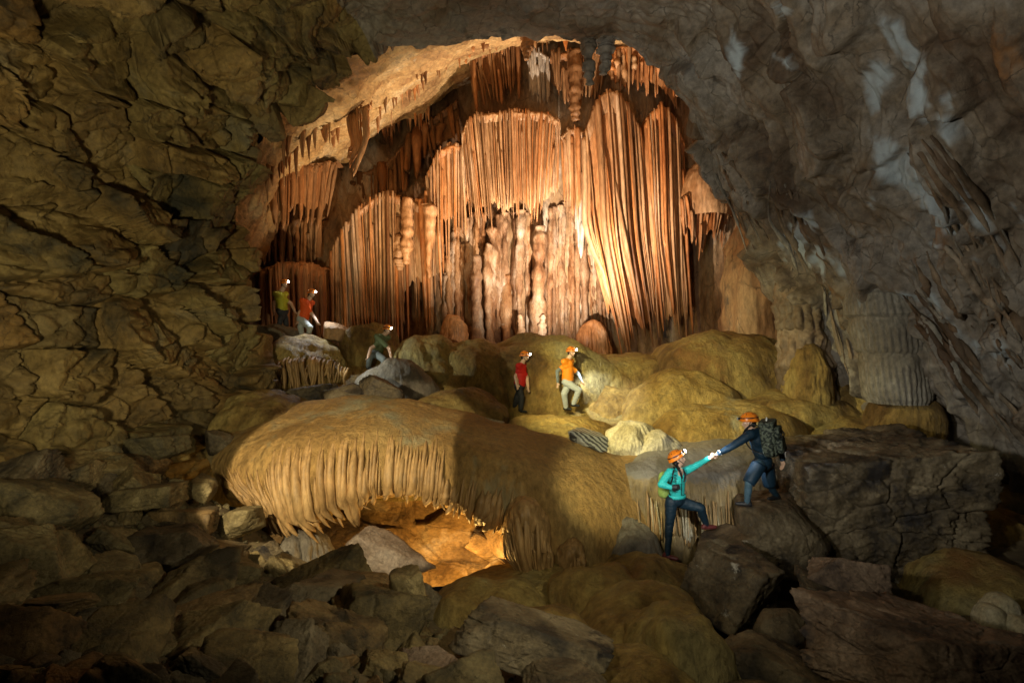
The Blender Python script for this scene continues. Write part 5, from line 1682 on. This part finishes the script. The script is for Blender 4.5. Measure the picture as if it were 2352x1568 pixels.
sR, sL = D(1538, 1084, 8.880), D(1572, 1082, 9.120)
elR, haR = D(1518, 1112, 8.810), D(1541, 1118, 8.740)
elL, haL = D(1604, 1066, 9.160), D(1629, 1052, 9.200)
B.limb([sR, elR, haR], [0.062, 0.047, 0.036], 1)
B.limb([sL, elL, haL], [0.060, 0.046, 0.034], 1)
B.limb([ch + np.array([0, 0, 0.06]), sR], [0.09, 0.062], 1)
B.limb([ch + np.array([0, 0, 0.06]), sL], [0.09, 0.060], 1)
hand(B, haR, D(1556, 1118, 8.700) - haR, (0.1, 0.9, -0.2), 3, 0.9)
hand(B, haL, D(1641, 1045, 9.060) - haL, (0.3, 0.1, 0.9), 0, 0.8)
hc = D(1556, 1053, 9.000)
Fh = frame((0.96, -0.18, 0.22))
B.limb([nk + np.array([0, 0, -0.04]), hc - Fh[:, 2] * 0.05], [0.056, 0.050], 0)
B.ball(ch + np.array([0.035, -0.085, 0.10]), (0.055, 0.030, 0.075), 0, Ft)
head(B, hc, Fh, 0)
at_base(wroot, link('body', B.build('body', [SKIN, CYAN, NAVY, BLACK], 0.0105, 4)))
hair_cap(wroot, hc, Fh, [hc - Fh[:, 1] * 0.05 - Fh[:, 2] * 0.08, D(1556, 1072, 8.900), D(1563, 1084, 8.820), D(1567, 1098, 8.810)])
eyes(wroot, hc, Fh)
helmet(wroot, hc, frame((0.86, -0.16, 0.48)), True, 130, D(1715, 1040, 9.320), spot=44)
shoe(wroot, foot0, (0.8, -0.6), SHOE)
shoe(wroot, an, (0.95, 0.1), SHOE)
zp = [D(1564, 1090, 8.830), D(1566, 1104, 8.825), D(1566, 1120, 8.830), D(1566, 1137, 8.845)]
at_base(wroot, tube('zip', zp, (0.005, 0.005, 0.005), BLACK, n=6, rings=12, vertical=False, tip=False))
for s, pp in (('a', [D(1548, 1072, 8.960), D(1546, 1084, 8.820), D(1544, 1100, 8.820), D(1536, 1122, 8.900)]), ('b', [D(1568, 1076, 9.040), D(1574, 1090, 8.920), D(1571, 1106, 8.860)])):
    at_base(wroot, tube('strap', pp, (0.016, 0.016, 0.016), BLACK, n=8, rings=12, flat=0.5, vertical=False, tip=False))
V = np.stack([np.stack([wa + np.array([0, 0, -0.075 + dz]) + Ft[:, 0] * (0.152 * k * math.cos(t)) + Ft[:, 1] * (0.118 * k * math.sin(t)) for t in np.linspace(0, 2 * np.pi, 40, endpoint=False)]) for dz, k in ((-0.02, 0.99), (-0.02, 1.03), (0.012, 1.03), (0.03, 0.97))])
at_base(wroot, sheet('hem', V, CYAN, wrap=True))
# signature print on the chest
fc_ = bpy.data.curves.new('chest_print', 'FONT')
fc_.body = 'Sapa le'
fc_.size = 0.075
fc_.shear = 0.35
fc_.extrude = 0.001
fo = bpy.data.objects.new('chest_print', fc_)
COL.objects.link(fo)
dgx = bpy.context.evaluated_depsgraph_get()
pm = bpy.data.meshes.new_from_object(fo.evaluated_get(dgx))
bpy.data.objects.remove(fo)
pm.materials.clear()
pm.materials.append(BLACK)
po = link('chest_print', pm)
po.parent = wroot
wl_ = D(1553, 1110, 8.815)
xa, za = np.array([0.06, 0.02, 1.0]), np.array([0.25, -1.0, 0.0])
xa /= np.linalg.norm(xa)
za -= xa * np.dot(za, xa)
za /= np.linalg.norm(za)
ya = np.cross(za, xa)
po.matrix_local = Matrix.Translation(-Vector(wroot.location)) @ Matrix(((xa[0], ya[0], za[0], wl_[0]), (xa[1], ya[1], za[1], wl_[1]), (xa[2], ya[2], za[2], wl_[2]), (0, 0, 0, 1)))


def soft_box(name, c, Fm, size, mat, voxel=0.02, k=0.5):
    """padded bag body"""
    rr_ = ico(4)
    v, f = rr_
    p = 5
    r = (np.abs(v) ** p).sum(1) ** (-1 / p)
    q = v * r[:, None] * np.asarray(size) / 2
    q = q * (1 + 0.04 * fbm(q * 9 + c, 3))[:, None]
    return mesh_from(name, q @ Fm.T + c, f, mat)


wp = tag(empty('backpack', D(1532, 1122, 9.140)), 'lime green backpack on the climbing woman', 'backpack')
Fp = frame((-0.5, 0.85, 0.05))
at_base(wp, link('bag', soft_box('bag', D(1532, 1112, 9.180), Fp, (0.28, 0.17, 0.42), LIME)))
at_base(wp, link('pocket', soft_box('pocket', D(1526, 1122, 9.240), Fp, (0.20, 0.10, 0.20), LIME)))
at_base(wp, tube('side_strap', [D(1524, 1095, 9.110), D(1521, 1112, 9.120), D(1526, 1136, 9.120)], (0.010, 0.010, 0.010), BLACK, n=6, rings=8, vertical=False, tip=False))

# --- the man on the boulder
bo = [o for o in bpy.data.objects if o.get('label', '') == 'wide rounded boulder the man stands on'][0]
fl_, fr_ = D(1716, 1150, 9.140), D(1783, 1150, 9.400)
for q in (fl_, fr_):
    z = top_z([bo], q[0], q[1])
    if z > -5:
        q[2] = z + 0.07
mroot = tag(empty('person', (fl_ + fr_) / 2 - np.array([0, 0, 0.07])), 'person in navy shirt, shorts and orange helmet bending down to pull the woman up', 'person')
B = Body()
Fm_ = frame((-0.85, 0.45, 0))
nk, ch, wa, pe = D(1728, 985, 9.140), D(1742, 1005, 9.180), D(1750, 1038, 9.220), D(1752, 1062, 9.240)
up_ = ch - pe
Ftm = frame(np.cross(up_, Fm_[:, 0]) * 1.0, up_)
Ftm = frame((-0.85, 0.45, -0.25), up_)
B.ball(ch, (0.185, 0.120, 0.165), 1, Ftm)
B.limb([ch, wa], [0.150, 0.135], 1)
B.ball(wa, (0.160, 0.120, 0.13), 1, Ftm)
B.ball(pe, (0.175, 0.150, 0.13), 1, Ftm)
hl, hr = D(1742, 1070, 9.120), D(1762, 1070, 9.340)
kl, kr = D(1720, 1108, 9.080), D(1768, 1114, 9.370)
B.limb([hl, kl], [0.100, 0.060], 2)
B.limb([hr, kr], [0.100, 0.060], 3)
B.limb([kl + np.array([0, 0, 0.02]), (kl * 0.5 + fl_ * 0.5), fl_], [0.058, 0.054, 0.042], 2)
B.limb([kr + np.array([0, 0, 0.02]), (kr * 0.5 + fr_ * 0.5), fr_], [0.058, 0.054, 0.042], 3)
sl, sr = D(1724, 997, 9.040), D(1757, 998, 9.370)
el, hal = D(1681, 1025, 9.040), D(1652, 1040, 9.060)
B.limb([sl, el, hal], [0.074, 0.054, 0.040], 1)
B.limb([ch + np.array([0, 0, 0.06]), sl], [0.11, 0.074], 1)
B.limb([ch + np.array([0, 0, 0.06]), sr], [0.11, 0.074], 1)
er, har = D(1792, 1030, 9.400), D(1797, 1055, 9.320)
B.limb([sr, er, har], [0.074, 0.054, 0.040], 1)
hand(B, hal, D(1637, 1046, 9.200) - hal, (0.2, 0.2, -0.9), 0, 0.9, 1.05)
hand(B, har, np.array([0.03, -0.05, -1.0]), (-0.9, -0.2, 0), 0, 0.5, 1.1)
hc = D(1721, 968, 9.120)
Fh = frame((-0.97, 0.20, -0.16))
B.limb([nk + np.array([0.02, 0.02, -0.03]), hc - Fh[:, 2] * 0.05], [0.066, 0.060], 0)
head(B, hc, Fh, 0, 1.05)
at_base(mroot, link('body', B.build('body', [SKIN, NAVY2, BLUEG, NAVY], 0.011, 4)))
for h_, k_ in ((hl, kl), (hr, kr)):
    e_ = k_ + (k_ - h_) * 0.03
    at_base(mroot, tube('shorts_leg', [h_ + (h_ - k_) * 0.12, h_ * 0.6 + k_ * 0.4, e_], (0.118, 0.112, 0.100), NAVY2, n=20, rings=12, vertical=False, tip=False, wob=0.02, seed=3, lump=0.012))
hair_cap(mroot, hc, Fh)
eyes(mroot, hc, Fh)
helmet(mroot, hc, frame((-0.97, 0.20, -0.10)), False, hs=1.06)
shoe(mroot, fl_, (-0.9, 0.3), BLACK, 0.075)
shoe(mroot, fr_, (-0.8, -0.3), BLACK, 0.075)
# watch
wd = (hal - el) / np.linalg.norm(hal - el)
V = np.stack([np.stack([hal + wd * (dz - 0.012) + k * (np.cross(wd, [0, 1, 0]) * math.cos(t) + np.array([0, 1, 0]) * math.sin(t)) for t in np.linspace(0, 2 * np.pi, 24, endpoint=False)]) for dz, k in ((-0.012, 0.038), (-0.010, 0.046), (0.010, 0.046), (0.012, 0.038))])
wt = at_base(mroot, sheet('watch', V, WHITEC, wrap=True))
bq = Body()
bq.ball(hal - np.array([0, 0.045, 0]) - wd * 0.012, (0.022, 0.010, 0.022), 0)
wfce = link('watch_face', bq.build('watch_face', [NAVY2], 0.005, 1))
wfce.parent = wt

bp = tag(empty('backpack', D(1772, 1045, 9.040)), 'camouflage backpack with straps on the back of the man', 'backpack')
upb = D(1755, 975, 9.170) - D(1776, 1042, 9.170)
Fb = frame((-0.72, 0.55, -0.1), upb)
bc = D(1769, 1008, 9.000)
at_base(bp, link('bag', soft_box('bag', bc, Fb, (0.33, 0.24, 0.54), CAMO)))
at_base(bp, link('pocket', soft_box('pocket', bc - Fb[:, 1] * 0.14 - Fb[:, 2] * 0.09, Fb, (0.26, 0.12, 0.24), CAMO)))
at_base(bp, link('pocket', soft_box('pocket', bc - Fb[:, 1] * 0.13 + Fb[:, 2] * 0.12, Fb, (0.25, 0.10, 0.17), CAMO)))
at_base(bp, link('side_pocket', soft_box('side_pocket', bc - Fb[:, 0] * 0.18 - Fb[:, 2] * 0.10, Fb, (0.09, 0.15, 0.22), CAMO)))
at_base(bp, link('lid', soft_box('lid', bc + Fb[:, 2] * 0.26, Fb, (0.30, 0.24, 0.10), CAMO)))
for s in (-1, 1):
    o = bc + Fb[:, 0] * s * 0.10
    at_base(bp, tube('shoulder_strap', [o + Fb[:, 1] * 0.10 + Fb[:, 2] * 0.24, o + Fb[:, 1] * 0.22 + Fb[:, 2] * 0.27, o + Fb[:, 1] * 0.36 + Fb[:, 2] * 0.12, o + Fb[:, 1] * 0.30 - Fb[:, 2] * 0.12, o + Fb[:, 1] * 0.10 - Fb[:, 2] * 0.22],
                     (0.024, 0.026, 0.026, 0.02, 0.016), BLACK, n=8, rings=18, flat=0.5, vertical=False, tip=False))
    for zz in (0.06, -0.16):
        q = bc + Fb[:, 0] * s * 0.07 - Fb[:, 1] * 0.20 + Fb[:, 2] * zz
        at_base(bp, tube('buckle_strap', [q + Fb[:, 2] * 0.06 + Fb[:, 1] * 0.02, q, q - Fb[:, 2] * 0.07 + Fb[:, 1] * 0.02], (0.011, 0.012, 0.011), BLACK, n=6, rings=8, flat=0.6, vertical=False, tip=False))
at_base(bp, tube('grab_loop', [bc + Fb[:, 2] * 0.30 - Fb[:, 0] * 0.04, bc + Fb[:, 2] * 0.35, bc + Fb[:, 2] * 0.30 + Fb[:, 0] * 0.04], (0.012, 0.012, 0.012), WHITEC, n=6, rings=10, vertical=False, tip=False))


# --- the cavers farther back
def caver(label, J, fwd, mats, lean_fwd=None, power=60, lit=True, aim=None):
    """J: head, neck, chest, pelvis, shoulders, elbows, hands, knees, ankles as photo directions with distances"""
    j = {k: D(*v) for k, v in J.items()}
    base = min(j['an1'][2], j['an2'][2])
    root = tag(empty('person', ((j['an1'] + j['an2']) / 2)[:2].tolist() + [base - 0.08]), label, 'person')
    B = Body()
    upv = j['ch'] - j['pe']
    Fc = frame(fwd, upv)
    B.ball(j['ch'], (0.19, 0.125, 0.17), 1, Fc)
    mid_ = (j['ch'] + j['pe']) / 2
    B.limb([j['ch'], mid_, j['pe'] + upv / np.linalg.norm(upv) * 0.02], [0.145, 0.150, 0.155], 1)
    B.ball(j['pe'] - upv / np.linalg.norm(upv) * 0.06, (0.17, 0.14, 0.12), 2, Fc)
    r = Fc[:, 0]
    for s, q in ((-1, '1'), (1, '2')):
        hp = j['pe'] + r * s * 0.085 - upv / np.linalg.norm(upv) * 0.05
        B.limb([hp, j['kn' + q], j['an' + q]], [0.105, 0.080, 0.062], 2)
        sh_ = j['ch'] + r * s * 0.18 + upv / np.linalg.norm(upv) * 0.09
        e, h = j['el' + q], j['ha' + q]
        B.limb([j['ch'] + upv / np.linalg.norm(upv) * 0.08, sh_], [0.10, 0.072], 1)
        B.limb([sh_, sh_ * 0.25 + e * 0.75], [0.074, 0.062], 1)
        B.limb([sh_ * 0.25 + e * 0.75, e, h], [0.050, 0.045, 0.034], 3)
        hand(B, h, h - e, r * -s + np.array([0, 0, 0.01]), 0, 0.6)
    hc = j['he']
    Fh = frame(fwd)
    B.limb([j['ch'] + upv / np.linalg.norm(upv) * 0.12, hc - np.array([0, 0, 0.06])], [0.070, 0.056], 0)
    head(B, hc, Fh, 0)
    at_base(root, link('body', B.build('body', [SKIN] + mats, 0.0155, 3)))
    hair_cap(root, hc, Fh)
    helmet(root, hc, Fh, lit, power, D(*aim) if aim else None, spot=75)
    for q in ('1', '2'):
        shoe(root, j['an' + q], fwd, BLACK)
    return root


caver('person in yellow green shirt walking at the far left of the chamber',
      dict(he=(654, 652, 16.2), ch=(645, 682, 16.2), pe=(648, 710, 16.2), el1=(628, 696, 16.1), ha1=(629, 716, 16.0), el2=(668, 696, 16.3), ha2=(676, 712, 16.2), kn1=(646, 730, 16.1), an1=(640, 750, 16.1), kn2=(656, 730, 16.3), an2=(658, 752, 16.3)),
      (0.8, -0.5, 0), [YELL, DKTR, SKIN], power=0)
caver('person in orange red shirt stepping down to the right of the yellow shirted walker',
      dict(he=(716, 674, 16.0), ch=(704, 700, 16.0), pe=(697, 729, 16.0), el1=(688, 716, 15.9), ha1=(684, 734, 15.9), el2=(718, 722, 16.0), ha2=(728, 738, 15.9), kn1=(690, 750, 15.9), an1=(694, 770, 16.0), kn2=(712, 752, 15.8), an2=(707, 771, 15.9)),
      (0.8, -0.5, -0.1), [ORNG, GRTR, SKIN], power=150, aim=(735, 800, 15.2))
caver('crouching person in olive shirt and grey trousers on the ledge',
      dict(he=(890, 757, 15.0), ch=(876, 780, 15.0), pe=(866, 806, 15.1), el1=(852, 800, 14.8), ha1=(846, 818, 14.6), el2=(894, 800, 14.9), ha2=(898, 818, 14.7), kn1=(850, 818, 14.7), an1=(846, 841, 14.9), kn2=(882, 826, 14.6), an2=(882, 852, 14.6)),
      (0.75, -0.65, -0.1), [OLIV, GYTR, SKIN], power=0)
caver('person in red shirt and dark trousers standing on the golden ledge',
      dict(he=(1205, 818, 14.9), ch=(1197, 848, 14.9), pe=(1194, 882, 14.9), el1=(1184, 864, 14.8), ha1=(1188, 884, 14.7), el2=(1211, 866, 14.9), ha2=(1213, 888, 14.8), kn1=(1188, 912, 14.85), an1=(1180, 938, 14.9), kn2=(1198, 912, 14.8), an2=(1196, 940, 14.8)),
      (0.85, -0.45, 0), [REDS, DKTR, SKIN], power=0)
caver('person in orange shirt and pale trousers striding on the golden ledge',
      dict(he=(1312, 808, 14.7), ch=(1304, 838, 14.7), pe=(1304, 872, 14.7), el1=(1280, 852, 14.6), ha1=(1281, 878, 14.6), el2=(1328, 858, 14.8), ha2=(1336, 874, 14.6), kn1=(1296, 904, 14.6), an1=(1300, 934, 14.7), kn2=(1330, 896, 14.5), an2=(1318, 926, 14.6)),
      (0.75, -0.62, 0), [ORNG2, GRTR, GYTR], power=260, aim=(1400, 925, 14.9))
